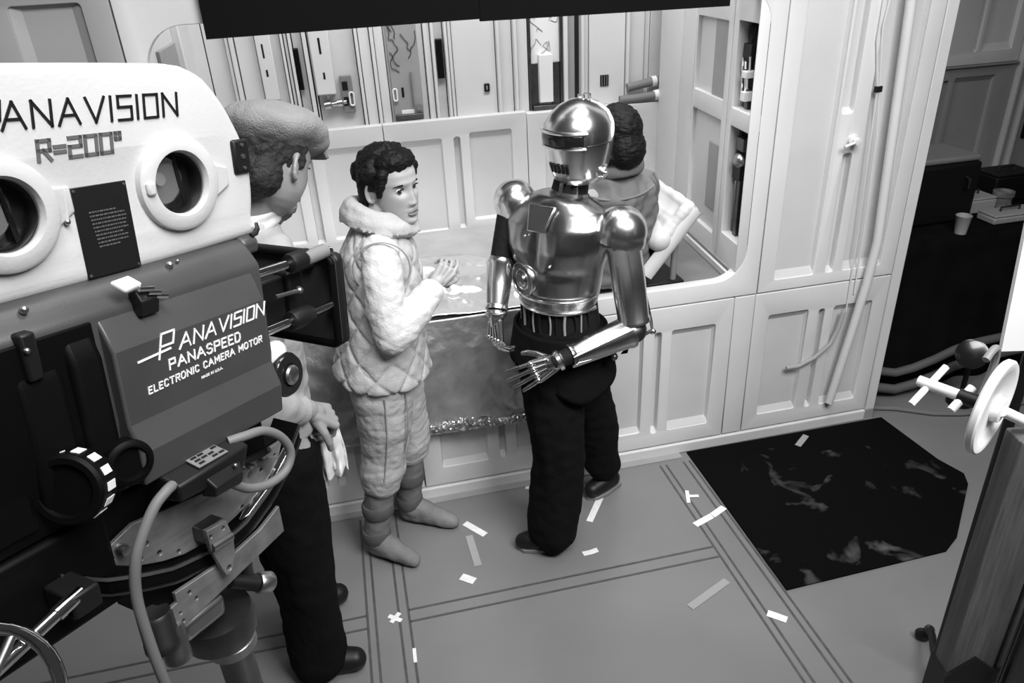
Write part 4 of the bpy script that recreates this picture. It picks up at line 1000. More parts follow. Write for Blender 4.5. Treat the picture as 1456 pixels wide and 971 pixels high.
mb = rel(ro); mb.tube([(.80, 2.17, .93), (.83, 2.16, .915), (.845, 2.16, .89), (.842, 2.16, .862), (.825, 2.16, .855)], [.012, .02, .024, .018, .004], 10, flat=.4); mb.build('tie_end', 'trouser_black', ro)
for sh in (((.585, 2.195, .05, .045), (.53, 2.20, .05, .044), (.475, 2.215, .04, .038), (.455, 2.222, .036, .033)), ((.915, 2.487, .05, .042), (.87, 2.465, .05, .043), (.815, 2.44, .04, .037))):
    mb = rel(ro); mb.limb(list(sh))
    def shf(co, no): co = co.copy(); co[:, 2] = np.maximum(co[:, 2], .014); return co
    b = skinned('shoe', mb, 'black', ro, .006, 4, shf)
    mb = rel(ro); a, c = Vector(sh[0][:3]), Vector(sh[-1][:3]); a.z = c.z = 0; dv = (c - a).normalized(); n_ = Vector((-dv.y, dv.x, 0))
    out = [a - dv * .04 + n_ * .03, a - dv * .045, a - dv * .04 - n_ * .03, a.lerp(c, .5) - n_ * .042, c - n_ * .034, c + dv * .032, c + n_ * .034, a.lerp(c, .5) + n_ * .042]
    mb.add(out + [p + Vector((0, 0, .018)) for p in out], [tuple(range(8)), tuple(range(15, 7, -1))] + [(i, (i + 1) % 8, 8 + (i + 1) % 8, 8 + i) for i in range(8)])
    mb.build('sole', 'grey_mid', ro, bevel=.003)

# ---------------------------------------------------------------- man in the flat cap
ca_ = empty('person', (-.27, 1.93, 0), 'bearded man in flat cap and pale jacket behind the film camera, holding a rag', 'person')
def man_warp(p):
    w = min(1, max(0, (1.60 - p.z) / .18)); w = w * w * (3 - 2 * w)
    return Vector((p.x - .028 - .070 * w, p.y, p.z + .035 * min(1, max(0, (p.z - 1.1) / .35))))
WARP[ca_.name] = man_warp
KC = Vector((-.150, 1.890, 1.658)); KY = math.radians(54); KR = head_R(KY, math.radians(27), 0)
mb = rel(ca_)
head_shape(mb, KC, KR, 1.0)
mb.limb([(-.225, 1.92, 1.46, .075), (-.205, 1.895, 1.54, .060), (-.185, 1.885, 1.60, .058)], 18)
TY = math.radians(50)
mb.loft([ell_ring((-.28, 1.94, .88), .13, .17, TY), ell_ring((-.27, 1.94, 1.05), .115, .16, TY), ell_ring((-.26, 1.93, 1.3), .12, .19, TY), ell_ring((-.25, 1.93, 1.45), .09, .19, TY), ell_ring((-.24, 1.92, 1.52), .06, .09, TY)])
kS, kE, kW = (-.125, 1.815, 1.42), (-.205, 1.735, 1.155), (-.205, 1.815, 1.05)
kE = (-.24, 1.735, 1.10); kW = (-.118, 1.865, 1.005)
mb.limb([(*kS, .06), (*kE, .045), (*kW, .032)])
lS, lE, lW = (-.38, 2.05, 1.42), (-.42, 2.12, 1.15), (-.30, 2.16, 1.0)
mb.limb([(*lS, .06), (*lE, .045), (*lW, .03)])
hand(mb, kW, (.62, .42, -.60), (-.55, .2, -.75), 1, (1.0, 1.05, 1.1, 1.1), .5, 1.1, .03)
hand(mb, lW, (.6, .1, -.3), (-.3, -.2, -.9), -1, (.5, .5, .5, .5), .5, 1.05)
mb.limb([(-.22, 1.87, .88, .11), (-.22, 1.86, .5, .065), (-.24, 1.84, .1, .045), (-.24, 1.84, .05, .04), (-.15, 1.83, .04, .034)])
mb.limb([(-.34, 2.0, .88, .11), (-.31, 2.04, .5, .065), (-.29, 2.08, .1, .045), (-.29, 2.08, .05, .04), (-.20, 2.12, .04, .034)])
skinned('body', mb, 'skin_dark', ca_, .0036, 2, fac=.35)
face_parts(ca_, KC, KR, 1.0, brow='hair_grey', lip='lips')
KP = lambda x, y, z: KC + KR @ Vector((x, y, z)) * 1.0
mb = rel(ca_); mb.ball(KP(-.022, 0, .03), .092, .080, .085, 22, 16, KR); mb.ball(KP(-.055, 0, -.035), .058, .068, .062, 20, 14, KR)
for sg in (1, -1): mb.limb([(*KP(.015, sg * .068, .04), .014), (*KP(.012, sg * .072, -.005), .008)])
skinned('hair', mb, 'hair_grey', ca_, .006, 3, hairf)
mb = rel(ca_)
mb.limb([(*KP(.085, 0, -.105), .026), (*KP(.088, 0, -.135), .016)])
for sg in (1, -1): mb.limb([(*KP(.085, sg * .01, -.105), .022), (*KP(.065, sg * .036, -.095), .015)]); mb.limb([(*KP(.104, sg * .008, -.060), .007), (*KP(.093, sg * .028, -.070), .006)])
skinned('beard', mb, 'beard', ca_, .005, 3, hairf)
mb = rel(ca_)      # flat cap: soft crown leaning over a short stiff peak
R2 = KR @ Matrix.Rotation(math.radians(-4), 3, 'Y')
mb.ball(KP(.0, 0, .088), .130, .115, .056, 30, 20, R2)
mb.ball(KP(-.045, 0, .078), .095, .108, .055, 26, 18, R2)
mb.ball(KP(.056, 0, .074), .086, .096, .046, 26, 18, R2)
mb.ball(KP(-.02, 0, .055), .105, .088, .035, 26, 18, R2)
def capf(co, no): return co + no * (.007 * nz(co, 14, 2) + .002 * nz(co, 40, 4))[:, None]
cpo = skinned('flat_cap', mb, 'cap_wool', ca_, .006, 6, capf)
mb = rel(ca_); mb.grid(lambda u, v: KP(.078 + .040 * v * math.cos((u - .5) * 1.7), (.084) * math.sin((u - .5) * 2.3), .062 - .024 * v), 20, 6); mb.build('cap_peak', 'cap_wool', cpo, solid=.008)
mb = rel(ca_)
mb.loft([ell_ring((-.28, 1.94, .93), .155, .185, TY), ell_ring((-.275, 1.94, 1.05), .150, .180, TY), ell_ring((-.265, 1.935, 1.25), .145, .200, TY), ell_ring((-.255, 1.93, 1.40), .125, .205, TY), ell_ring((-.245, 1.925, 1.49), .095, .15, TY), ell_ring((-.235, 1.92, 1.525), .07, .085, TY)])
mb.limb([(-.14, 1.83, 1.43, .075), (-.20, 1.765, 1.28, .066), (*kE, .060), (-.19, 1.785, 1.062, .054), (-.145, 1.835, 1.028, .044)], 18)
mb.limb([(*lS, .07), (*lE, .058), (*lW, .042)], 18)
skinned('jacket', mb, 'jacket_pale', ca_, .008, 5, foldf(.009, 13, .6))
mb = rel(ca_); c0 = Vector((-.140, 1.841, 1.024)); dv = (Vector(kW) - Vector(kE)).normalized(); mb.lathe([(.040, 0), (.044, .004), (.044, .03), (.038, .034)], c0 - dv * .02, dv, 22); mb.build('cuff', 'jacket_pale', ca_)
mb = rel(ca_)
for zz, rr, tk in ((1.515, .078, .017), (1.545, .073, .014)):
    pts = [Vector((-.218 + rr * math.cos(a), 1.908 + rr * math.sin(a), zz + .012 * math.sin(a * 1 + .6))) for a in np.linspace(0, 2 * PI, 21)]; mb.tube(pts, tk, 10, False)
skinned('shirt_collar', mb, 'shirt', ca_, .006, 5)
mb = rel(ca_)
mb.loft([ell_ring((-.28, 1.94, .86), .145, .175, TY), ell_ring((-.28, 1.94, .98), .135, .168, TY)])
mb.limb([(-.22, 1.865, .86, .118), (-.215, 1.86, .68, .108), (-.22, 1.855, .5, .098), (-.228, 1.85, .28, .095), (-.235, 1.845, .07, .095)], 20)
mb.limb([(-.33, 2.0, .86, .118), (-.31, 2.02, .68, .105), (-.30, 2.04, .5, .095), (-.29, 2.06, .28, .09), (-.285, 2.08, .09, .09)], 20)
def trf2(co, no):
    co = foldf(.010, 9)(co, no); co[:, 2] = np.maximum(co[:, 2], .015); return co
skinned('trousers', mb, 'trouser_black', ca_, .008, 4, trf2)
for a, c in (((-.245, 1.845), (-.125, 1.825)), ((-.29, 2.08), (-.175, 2.135))):
    a = Vector((*a, .045)); c = Vector((*c, .038)); mb = rel(ca_); mb.limb([(*a, .046), (*a.lerp(c, .5), .046), (*c, .040)])
    skinned('shoe', mb, 'black', ca_, .006, 4, lambda co, no: np.column_stack((co[:, 0], co[:, 1], np.maximum(co[:, 2], .003))))
rg = empty('rag', (-.175, 1.905, .74), 'crumpled white rag hanging from the fist of the capped man', 'rag')
mb = rel(rg)
def ragf(a0):
    def f(u, v):
        x = (u - .5) * (.060 + .045 * v * (1.6 - v)) ; y = .012 * math.sin(u * 15 + a0) * (.3 + v) + (.018 if a0 > 1 else 0)
        z = .925 - v * (.190 - .016 * math.cos(u * 6 + a0))
        return Vector((-.182 + x, 1.915 + y + x * .25 + .010 * noise.noise(Vector((u * 4, v * 5, a0))), z))
    return f
for a0 in (0, 2.2): mb.grid(ragf(a0), 30, 24)
mb.build('cloth', 'rag', rg, solid=.004)

# ---------------------------------------------------------------- man behind, in the alcove
m4 = empty('person', (1.0, 2.78, .83), 'dark-haired man in grey jacket seated on the bunk deck, seen from behind', 'person')
QC = Vector((.975, 2.665, 1.475)); QY = math.radians(112); QR = head_R(QY, math.radians(14), 0)
mb = rel(m4); head_shape(mb, QC, QR, 1.03); mb.limb([(.995, 2.70, 1.28, .07), (.985, 2.685, 1.40, .058)], 18)
mb.loft([ell_ring((1.01, 2.82, .86), .13, .17, QY), ell_ring((1.01, 2.80, 1.0), .115, .155, QY), ell_ring((1.0, 2.75, 1.18), .115, .18, QY), ell_ring((.995, 2.715, 1.28), .09, .18, QY), ell_ring((.99, 2.70, 1.34), .055, .08, QY)])
mb.limb([(1.135, 2.75, 1.25, .055), (1.105, 2.86, 1.03, .045), (1.0, 3.02, .98, .03)]); mb.limb([(.84, 2.68, 1.25, .055), (.80, 2.80, 1.03, .045), (.84, 2.98, .98, .03)])
hand(mb, (1.0, 3.02, .98), (-.7, .5, -.2), (-.2, -.1, -.9), -1, (.4,) * 4); hand(mb, (.84, 2.98, .98), (.3, .8, -.2), (.1, -.1, -.9), 1, (.4,) * 4)
mb.limb([(1.04, 2.86, .93, .085), (1.02, 3.22, .96, .06), (.93, 3.44, .92, .045), (.90, 3.48, .93, .035)]); mb.limb([(.92, 2.84, .93, .085), (.90, 3.18, .96, .06), (.84, 3.40, .92, .045), (.81, 3.44, .93, .035)])
skinned('body', mb, 'skin_dark', m4, .005, 2); face_parts(m4, QC, QR, 1.03, brow='hair')
QP = lambda x, y, z: QC + QR @ Vector((x, y, z)) * 1.03
mb = rel(m4); mb.ball(QP(-.02, 0, .035), .100, .086, .092, 22, 16, QR); mb.ball(QP(-.055, 0, -.035), .064, .076, .078, 20, 14, QR)
for sg in (1, -1): mb.limb([(*QP(.0, sg * .074, .02), .02), (*QP(-.035, sg * .074, -.06), .022)])
skinned('hair', mb, 'hair', m4, .006, 3, hairf)
mb = rel(m4)
mb.loft([ell_ring((1.01, 2.82, .88), .155, .19, QY), ell_ring((1.01, 2.80, 1.0), .148, .185, QY), ell_ring((1.0, 2.755, 1.15), .145, .200, QY), ell_ring((.995, 2.72, 1.26), .125, .195, QY), ell_ring((.99, 2.705, 1.33), .09, .13, QY), ell_ring((.987, 2.70, 1.365), .07, .08, QY)])
mb.limb([(1.12, 2.745, 1.255, .072), (1.12, 2.80, 1.14, .066), (1.10, 2.88, 1.04, .06), (1.01, 3.0, .985, .042)], 18)
mb.limb([(.85, 2.69, 1.255, .072), (.80, 2.80, 1.04, .06), (.835, 2.95, .985, .042)], 18)
skinned('jacket', mb, 'jacket_grey', m4, .007, 5, foldf(.020, 11, .8))
for pts in ([(.83, 2.60, 1.30), (.90, 2.585, 1.275), (.98, 2.578, 1.27), (1.06, 2.60, 1.275), (1.13, 2.645, 1.29)], [(1.13, 2.665, 1.335), (1.155, 2.66, 1.28), (1.15, 2.675, 1.22), (1.125, 2.68, 1.17)]):
    mb = rel(m4); mb.tube(smoothpts(pts), .004, 6); mb.build('seam', 'grey_mid', m4)
mb = rel(m4); mb.tube([Vector((.985 + .088 * math.cos(a), 2.690 + .085 * math.sin(a), 1.362 + .018 * math.cos(a + 1.2))) for a in np.linspace(0, 2 * PI, 21)], .024, 10, False, flat=1.5); skinned('jacket_collar', mb, 'jacket_grey', m4, .006, 5)
mb = rel(m4)
mb.limb([(1.04, 2.87, .945, .105), (1.02, 3.22, .945, .08), (.93, 3.44, .92, .06)], 16); mb.limb([(.92, 2.85, .945, .105), (.90, 3.18, .945, .08), (.84, 3.40, .92, .06)], 16)
def seatf(co, no): co = foldf(.008, 10)(co, no); co[:, 2] = np.maximum(co[:, 2], .034); return co
skinned('trousers', mb, 'trouser_black', m4, .008, 4, seatf)
for p in ((.90, 3.475, .905), (.81, 3.435, .905)):
    mb = rel(m4); mb.limb([(*p, .042), (p[0] - .06, p[1] + .05, p[2] + .02, .036)]); skinned('shoe', mb, 'black', m4, .007, 3)
# ================================================================== FILM CAMERA (local axes: a along the lens, -n away from the viewer, u up)
RA = Vector((0.6300599, 0.7649312, -0.13380875)); RU = Vector((0.05796049, 0.12550847, 0.990398)); RN = Vector((0.77438046, -0.63176569, 0.03474207))
RO = Vector((-.26230495, 1.16954202, 1.84553982))
RM = Matrix(((RA.x, -RN.x, RU.x, RO.x), (RA.y, -RN.y, RU.y, RO.y), (RA.z, -RN.z, RU.z, RO.z), (0, 0, 0, 1)))
def L(a, u, n): return Vector((a, -n, u))
def WL(a, u, n): return RO + RA * a + RU * u + RN * n
fc = empty('film_camera', None, 'large white and grey motion picture camera with round magazine ports in the left foreground', 'film camera', M=RM)
def abox(mb, a0, a1, u0, u1, n0, n1): return mb.box(a0, a1, -n1, -n0, u0, u1)
def sect(mb, poly, a0, a1):
    """(n,u) section drawn out along a"""
    return mb.prism(poly, lambda n, u: L(a0, u, n), lambda n, u: L(a1, u, n))
# magazine
mo = [(.060, .161), (.097, .143), (.129, .104), (.146, .072), (.157, .045), (.165, .002), (.164, -.040), (.156, -.079), (.146, -.108), (-.40, -.112), (-.422, -.06), (-.430, 0), (-.418, .06), (-.385, .115), (-.33, .150), (-.27, .164), (-.15, .166), (0, .165), (.035, .164)]
mo = [(p.x, p.y) for p in smoothpts([(x, y, 0) for x, y in mo], 4)]
mag = plate('magazine', mo, [circle(.0145, -.002, .045, 48), circle(-.244, -.006, .045, 48)], .19, .014, lambda a, u, w: L(a, u, -w), 'camera_white', fc, smooth=40)
for (ca, cu_) in ((.0145, -.002), (-.244, -.006)):
    mb = MB(); mb.lathe([(.0455, -.02), (.0455, .008), (.049, .013), (.064, .013), (.069, .008), (.070, -.004)], L(ca, cu_, 0), (0, -1, 0), 56)
    ring = MB(); 
    for p, q in (((.0455, .008), (.070, .0)),): pass
    n = 56; prof = [(.0446, .0005), (.0452, .007), (.048, .013), (.063, .013), (.0685, .009), (.0700, .001), (.0695, -.012)]
    rings = [[L(ca + r * math.cos(2 * PI * k / n), cu_ + r * math.sin(2 * PI * k / n), h) for k in range(n)] for r, h in prof]
    pr = MB().loft(rings, False).build('port_ring', 'camera_white', mag, solid=.001)
    mb = MB(); mb.loft([[L(ca + .0442 * math.cos(2 * PI * k / 40), cu_ + .0442 * math.sin(2 * PI * k / 40), h) for k in range(40)] for h in (.0, -.045)], False); mb.build('port_liner', 'black', mag, solid=.0012)
    mb = MB(); mb.lathe([(0, 0), (.0452, 0), (.0452, -.003), (0, -.003)], L(ca, cu_, -.026), (0, -1, 0), 40); mb.build('port_back', 'glass_dark', mag)
    mb = MB(); mb.lathe([(.012, 0), (.034, 0), (.034, .006), (.012, .006)], L(ca - .012, cu_ + .004, -.025), (0, -1, 0), 36); mb.build('film_roll', 'grey_mid', mag)
    mb = MB(); mb.tube([L(ca - .012 + .0345 * math.cos(t), cu_ + .004 + .0345 * math.sin(t), -.018) for t in np.linspace(-1.9, 1.2, 22)], .0012, 6); mb.build('roll_rim', 'chrome', mag)
    mb = MB(); mb.lathe([(0, .004), (.009, .004), (.011, 0), (0, 0)], L(ca - .016, cu_ + .006, -.019), (0, -1, 0), 20); mb.build('hub', 'set_dim', mag)
    mb = MB(); mb.hexa([L(ca + .010, cu_ + .043, -.016), L(ca + .016, cu_ + .043, -.016), L(ca + .026, cu_ - .036, -.016), L(ca + .020, cu_ - .040, -.016)], [L(ca + .010, cu_ + .043, -.020), L(ca + .016, cu_ + .043, -.020), L(ca + .026, cu_ - .036, -.020), L(ca + .020, cu_ - .040, -.020)]); mb.build('guide_strap', 'black', mag)
    mb = MB(); mb.lathe([(0, 0), (.0450, 0), (.0450, .0015), (0, .0015)], L(ca, cu_, .002), (0, -1, 0), 40); mb.build('port_glass', 'port_glass', mag)
mb = MB(); mb.hexa([L(.074, .022, 0), L(.074, -.035, 0), L(.112, -.020, 0), L(.112, .012, 0)], [L(.072, .020, .010), L(.072, -.032, .010), L(.110, -.017, .003), L(.110, .009, .003)]); mb.build('hinge_tab', 'camera_white', mag, bevel=.003)
mb = MB(); mb.hexa([L(-.182, .020, 0), L(-.195, -.045, 0), L(-.150, -.018, 0), L(-.152, .018, 0)], [L(-.184, .018, .009), L(-.195, -.040, .009), L(-.154, -.015, .003), L(-.154, .016, .003)]); mb.build('hinge_tab', 'camera_white', mag, bevel=.003)
mb = MB(); abox(mb, -.050, -.036, -.012, .008, .004, .019); mb.build('port_catch', 'camera_white', mag, bevel=.004)
mb = MB(); mb.hexa([L(-.168, .013, 0), L(-.160, .013, 0), L(-.163, -.024, 0), L(-.170, -.024, 0)], [L(-.168, .013, .005), L(-.160, .013, .005), L(-.163, -.024, .005), L(-.170, -.024, .005)]); mb.build('pull_pin', 'camera_white', mag, bevel=.001)
mb = MB(); mb.ball(L(-.1665, -.027, .004), .0042); mb.build('screw', 'steel', mag)
mb = MB(); abox(mb, .1005, .1022, -.018, .013, .0, .0012); mb.build('scribe_mark', 'grey_mid', mag)
sw = MB(); abox(sw, .125, .160, -.004, .050, -.002, .007); sw = sw.build('switch_plate', 'black', mag, bevel=.005)
for u, r in ((.041, .0032), (.023, .0042), (.005, .0032)): mb = MB(); mb.lathe([(0, .0022), (r, .0015), (r, 0), (0, 0)], L(.143, u, .007), (0, -1, 0), 12); mb.build('screw', 'steel', sw)
dp = MB(); abox(dp, -.153, -.071, -.108, .0135, 0, .0022); dp = dp.build('data_plate', 'black', mag, bevel=.001)
for a in (-.149, -.075):
    for u in (.009, -.104): mb = MB(); mb.lathe([(0, .0012), (.0022, .0008), (.0022, 0), (0, 0)], L(a, u, .0022), (0, -1, 0), 10); mb.build('screw', 'steel', dp)
# --- stroke lettering
G = {'A': (1.0, [[(0, 0), (.5, 1), (1, 0)], [(.2, .36), (.8, .36)]]), 'N': (.85, [[(0, 0), (0, 1), (.85, 0), (.85, 1)]]), 'V': (.95, [[(0, 1), (.47, 0), (.95, 1)]]),
     'I': (.05, [[(0, 0), (0, 1)]]), 'S': (.72, [[(.72, 1), (0, 1), (0, .54), (.72, .54), (.72, 0), (0, 0)]]), 'O': (.78, [[(0, 0), (0, 1), (.78, 1), (.78, 0), (0, 0)]]),
     'P': (.72, [[(0, 0), (0, 1), (.72, 1), (.72, .48), (0, .48)]]), 'E': (.62, [[(.62, 1), (0, 1), (0, 0), (.62, 0)], [(0, .52), (.5, .52)]]), 'D': (.72, [[(0, 0), (0, 1), (.5, 1), (.72, .75), (.72, .25), (.5, 0), (0, 0)]]),
     'L': (.6, [[(0, 1), (0, 0), (.6, 0)]]), 'C': (.7, [[(.7, .85), (.52, 1), (.18, 1), (0, .78), (0, .22), (.18, 0), (.52, 0), (.7, .15)]]), 'T': (.75, [[(0, 1), (.75, 1)], [(.375, 1), (.375, 0)]]),
     'R': (.7, [[(0, 0), (0, 1), (.7, 1), (.7, .5), (0, .5)], [(.3, .5), (.72, 0)]]), 'M': (.95, [[(0, 0), (0, 1), (.47, .3), (.95, 1), (.95, 0)]]), 'U': (.72, [[(0, 1), (0, 0), (.72, 0), (.72, 1)]]), 'F': (.6, [[(.6, 1), (0, 1), (0, 0)], [(0, .52), (.5, .52)]]),
     '=': (.6, [[(0, .62), (.6, .62)], [(0, .34), (.6, .34)]]), '2': (.72, [[(0, 1), (.72, 1), (.72, .54), (0, .54), (0, 0), (.72, 0)]]), '0': (.72, [[(0, 0), (0, 1), (.72, 1), (.72, 0), (0, 0)]]), '.': (.05, [[(0, 0), (0, .08)]]),
     '*': (.3, [[(0, .68), (0, 1), (.3, 1), (.3, .68), (0, .68)]]), ' ': (.3, [])}
G['o'] = (.82, [[(.2, 0), (0, .25), (0, .75), (.2, 1), (.6, 1), (.82, .75), (.82, .25), (.6, 0), (.2, 0)]])
G['s'] = (.68, [[(.66, .85), (.5, 1), (.18, 1), (.02, .85), (.02, .65), (.18, .53), (.5, .49), (.68, .36), (.68, .15), (.5, 0), (.18, 0), (0, .15)]])
def lettering(text, a0, a1, u0, u1, h, slant, th, nfun, m, parent, name='lettering', gap=.34, dep=.0012):
    tot = sum(G[c][0] + gap for c in text) - gap
    k = (a1 - a0) / tot; x = 0; mb = MB()
    for ch in text:
        for st in G[ch][1]:
            for p, q in zip(st[:-1], st[1:]):
                P2 = []
                for r in (p, q):
                    xx = (x + r[0]) * k; t = xx / (a1 - a0)
                    P2.append(Vector((a0 + xx + slant * r[1] * h, lerp(u0, u1, t) + r[1] * h)))
                d = (P2[1] - P2[0]).normalized(); nn = Vector((-d.y, d.x)) * th / 2; e = d * th / 2
                quad = [P2[0] - e - nn, P2[1] + e - nn, P2[1] + e + nn, P2[0] - e + nn]
                mb.hexa([L(v.x, v.y, nfun(v.y) - .0004) for v in quad], [L(v.x, v.y, nfun(v.y) + dep) for v in quad])
        x += G[ch][0] + gap
    return mb.build(name, m, parent, smooth=0)
flat = lambda u: 0.0
lettering('ANAVISION', -.218, .034, .0915, .0935, .0305, .12, .0031, flat, 'black', mag, dep=.002)
lettering('P', -.255, -.223, .083, .083, .041, .22, .0033, flat, 'black', mag, dep=.002)
lettering('R=200*', -.183, -.068, .0515, .053, .0235, .12, .0046, flat, 'letter_grey', mag, gap=.30, dep=.0015)
random.seed(9)
mb = MB()
for k in range(10):
    u = -.022 - k * .0052; a = -.134 + k * .0006; lo = .028 + random.random() * .026
    while lo > 0:
        wdt = min(lo, random.choice((.002, .0035, .005)))
        mb.hexa([L(a, u, .0021), L(a + wdt, u, .0021), L(a + wdt, u + .0018, .0021), L(a, u + .0018, .0021)], [L(a, u, .0026), L(a + wdt, u, .0026), L(a + wdt, u + .0018, .0026), L(a, u + .0018, .0026)])
        a += wdt + .0012; lo -= wdt + .0012
mb.build('fine_print', 'letter_grey', dp, smooth=0, kind='stuff')
# camera body under the magazine
mb = MB(); sect(mb, [(-.20, -.108), (-.004, -.108), (.014, -.118), (.036, -.146), (.038, -.30), (.02, -.415), (-.20, -.415)], -.44, .120)
sect(mb, [(-.19, -.104), (-.004, -.104), (.010, -.112), (.008, -.135), (-.19, -.14)], .115, .150)
mb.build('camera_body', 'camera_grey', fc, bevel=.006)
mb = MB(); sect(mb, [(.0, -.152), (.039, -.152), (.041, -.30), (.024, -.417), (.0, -.417)], -.445, -.186); mb.build('rear_cover', 'camera_black', fc, bevel=.003)
for a, u, n in ((-.255, -.118, .020), (-.034, -.114, .014)): mb = MB(); mb.ball(L(a, u, n), .0055); mb.build('screw', 'steel', fc)
mb = MB(); mb.ball(L(-.018, -.112, .012), .0028); mb.build('pin', 'steel', fc)
mb = MB(); mb.tube([L(.140, -.106, .003), L(.150, -.104, .004), L(.157, -.098, .002), L(.160, -.090, -.004)], .0045, 8); mb.build('hook', 'black', fc)
# electronic motor housing
mh = MB(); ms = [(.020, -.146), (.034, -.152), (.044, -.170), (.0565, -.198), (.0565, -.306), (.072, -.346), (.067, -.396), (.02, -.402)]
sect(mh, ms, -.178, .098); mh = mh.build('motor_housing', 'camera_grey', fc, bevel=.004, seg=3, smooth=14)
mb = MB(); sect(mb, [(.02, -.150), (.040, -.172), (.050, -.20), (.050, -.33), (.055, -.36), (.045, -.40), (.0, -.402)], -.232, -.186); sect(mb, [(.02, -.165), (.036, -.185), (.044, -.21), (.044, -.38), (.0, -.40)], -.30, -.238); sect(mb, [(-.02, -.17), (.030, -.19), (.035, -.21), (.035, -.40), (-.02, -.40)], -.42, -.305)
mb.build('side_housing', 'camera_black', fc, bevel=.010, seg=3)
mn = lambda u: .0565
lettering('ANAVISIoN'.replace('o', 'O'), -.076, .092, -.2255, -.223, .0205, .28, .0024, mn, 'letter_white', mh, gap=.30)
lettering('P', -.112, -.090, -.2285, -.2285, .034, .30, .0026, mn, 'letter_white', mh)
mb = MB(); mb.hexa([L(-.146, -.2232, .056), L(-.090, -.2202, .056), L(-.090, -.2174, .056), L(-.146, -.2204, .056)], [L(-.146, -.2232, .0578), L(-.090, -.2202, .0578), L(-.090, -.2174, .0578), L(-.146, -.2204, .0578)]); mb.build('lettering', 'letter_white', mh, smooth=0)
lettering('PANAsPEED', -.098, .036, -.2492, -.250, .0142, .08, .0024, mn, 'letter_white', mh, gap=.36)
lettering('ELECTRoNIC CAMERA MoToR', -.138, .080, -.272, -.266, .0098, .08, .0017, mn, 'letter_white', mh, gap=.42)
lettering('MADE IN U.s.A.', -.047, -.006, -.2835, -.2825, .0036, .05, .0008, mn, 'letter_white', mh, gap=.4, dep=.0006)
# catch on the motor top
mb = MB(); mb.hexa([L(-.152, -.112, .040), L(-.124, -.110, .040), L(-.114, -.122, .052), L(-.140, -.126, .052)], [L(-.152, -.106, .043), L(-.124, -.104, .043), L(-.114, -.116, .055), L(-.140, -.120, .055)]); mb.build('catch_lever', 'white', fc, bevel=.002)
cb = MB(); sect(cb, [(.030, -.132), (.046, -.126), (.056, -.142), (.050, -.165), (.034, -.16)], -.122, -.092); cb = cb.build('catch_base', 'black', fc, bevel=.002)
for k in range(3): mb = MB(); mb.tube([L(-.120 + k * .012, -.124 - k * .008, .054), L(-.100 + k * .010, -.128 - k * .008, .056)], .004, 8); mb.build('catch_spring', 'chrome', cb)
for a0, u0 in ((-.285, -.150),):
    kb = MB(); abox(kb, a0, a0 + .020, u0 - .05, u0 + .012, .03, .05); kb = kb.build('side_catch', 'black', fc, bevel=.004)
    mb = MB(); mb.ball(L(a0 + .004, u0 - .008, .052), .004); mb.build('screw', 'steel', kb)
# knurled dial with white marks, second ring
kd = MB(); ax = Vector((-.86, -.46, .20)).normalized(); kc = L(-.262, -.352, .050); kd.lathe([(0, -.02), (.044, -.02), (.048, -.012), (.048, .022), (.044, .026), (.036, .026), (.034, .020), (0, .020)], kc, ax, 48); kd = kd.build('dial_knob', 'camera_black', fc)
a_ = ax.cross(Vector((0, 0, 1))).normalized(); b_ = ax.cross(a_)
for k in range(14):
    t = k * 2 * PI / 14; c_ = a_ * math.cos(t) + b_ * math.sin(t); tt = -a_ * math.sin(t) + b_ * math.cos(t)
    q = kc + c_ * .0478 + ax * .004
    if c_.y > .3 or c_.z < -.8: continue
    e1, e2 = tt * .0058, ax * .009
    mb = MB(); mb.hexa([q - e1 - e2, q + e1 - e2, q + e1 + e2, q - e1 + e2], [q - e1 - e2 + c_ * .0012, q + e1 - e2 + c_ * .0012, q + e1 + e2 + c_ * .0012, q - e1 + e2 + c_ * .0012]); mb.build('dial_mark', 'white', kd)
mb = MB(); mb.lathe([(0, 0), (.033, 0), (.033, .02), (.028, .024), (.024, .024), (.022, .016), (0, .016)], L(-.19, -.352, .048), (-.2, -1, .05), 36); mb.build('focus_knob', 'camera_black', fc)
# lens side: rods, lens, matte box, knob
mb = MB(); mb.lathe([(0, 0), (.062, 0), (.062, .05), (.056, .055), (.056, .09), (.060, .095), (.060, .15), (.05, .17), (0, .17)], L(.12, -.275, -.135), (1, 0, 0), 36); mb.build('lens', 'black_gloss', fc)
for u, n in ((-.178, -.012), (-.284, -.012)):
    mb = MB(); mb.cyl(L(.10, u, n), L(.35, u, n), .0085, n=14); mb.build('support_rod', 'chrome', fc)
    mb = MB(); mb.lathe([(0, 0), (.017, 0), (.019, .006), (.019, .05), (.015, .056), (0, .056)], L(.235 if u > -.2 else .222, u, n), (1, 0, 0), 18); mb.build('rod_clamp', 'black', fc)
    mb = MB(); mb.lathe([(0, 0), (.012, 0), (.012, .02), (0, .02)], L(.118, u + .004, n + .004), (1, 0, 0), 14); mb.build('rod_collar', 'black', fc)
mb = MB(); mb.tube([L(.13, -.172, .004), L(.136, -.170, .012)], .011, 14); mb.build('rod_end', 'steel', fc)
mb = MB(); mb.tube([L(.27, -.176, -.004), L(.325, -.172, -.004)], .014, 12); mb.build('clamp_lever', 'grey_mid', fc); mb = MB(); mb.ball(L(.325, -.170, -.004), .0085); mb.build('clamp_button', 'steel', fc)
mb = MB(); abox(mb, .262, .300, -.315, -.205, -.11, -.045); abox(mb, .20, .262, -.30, -.21, -.10, -.055); mb.build('matte_bracket', 'black', fc, bevel=.006)
mb = MB(); mb.tube([L(.20, -.232, -.02), L(.26, -.236, -.02)], .004, 8); mb.ball(L(.262, -.236, -.02), .008); mb.build('locking_pin', 'steel', fc)
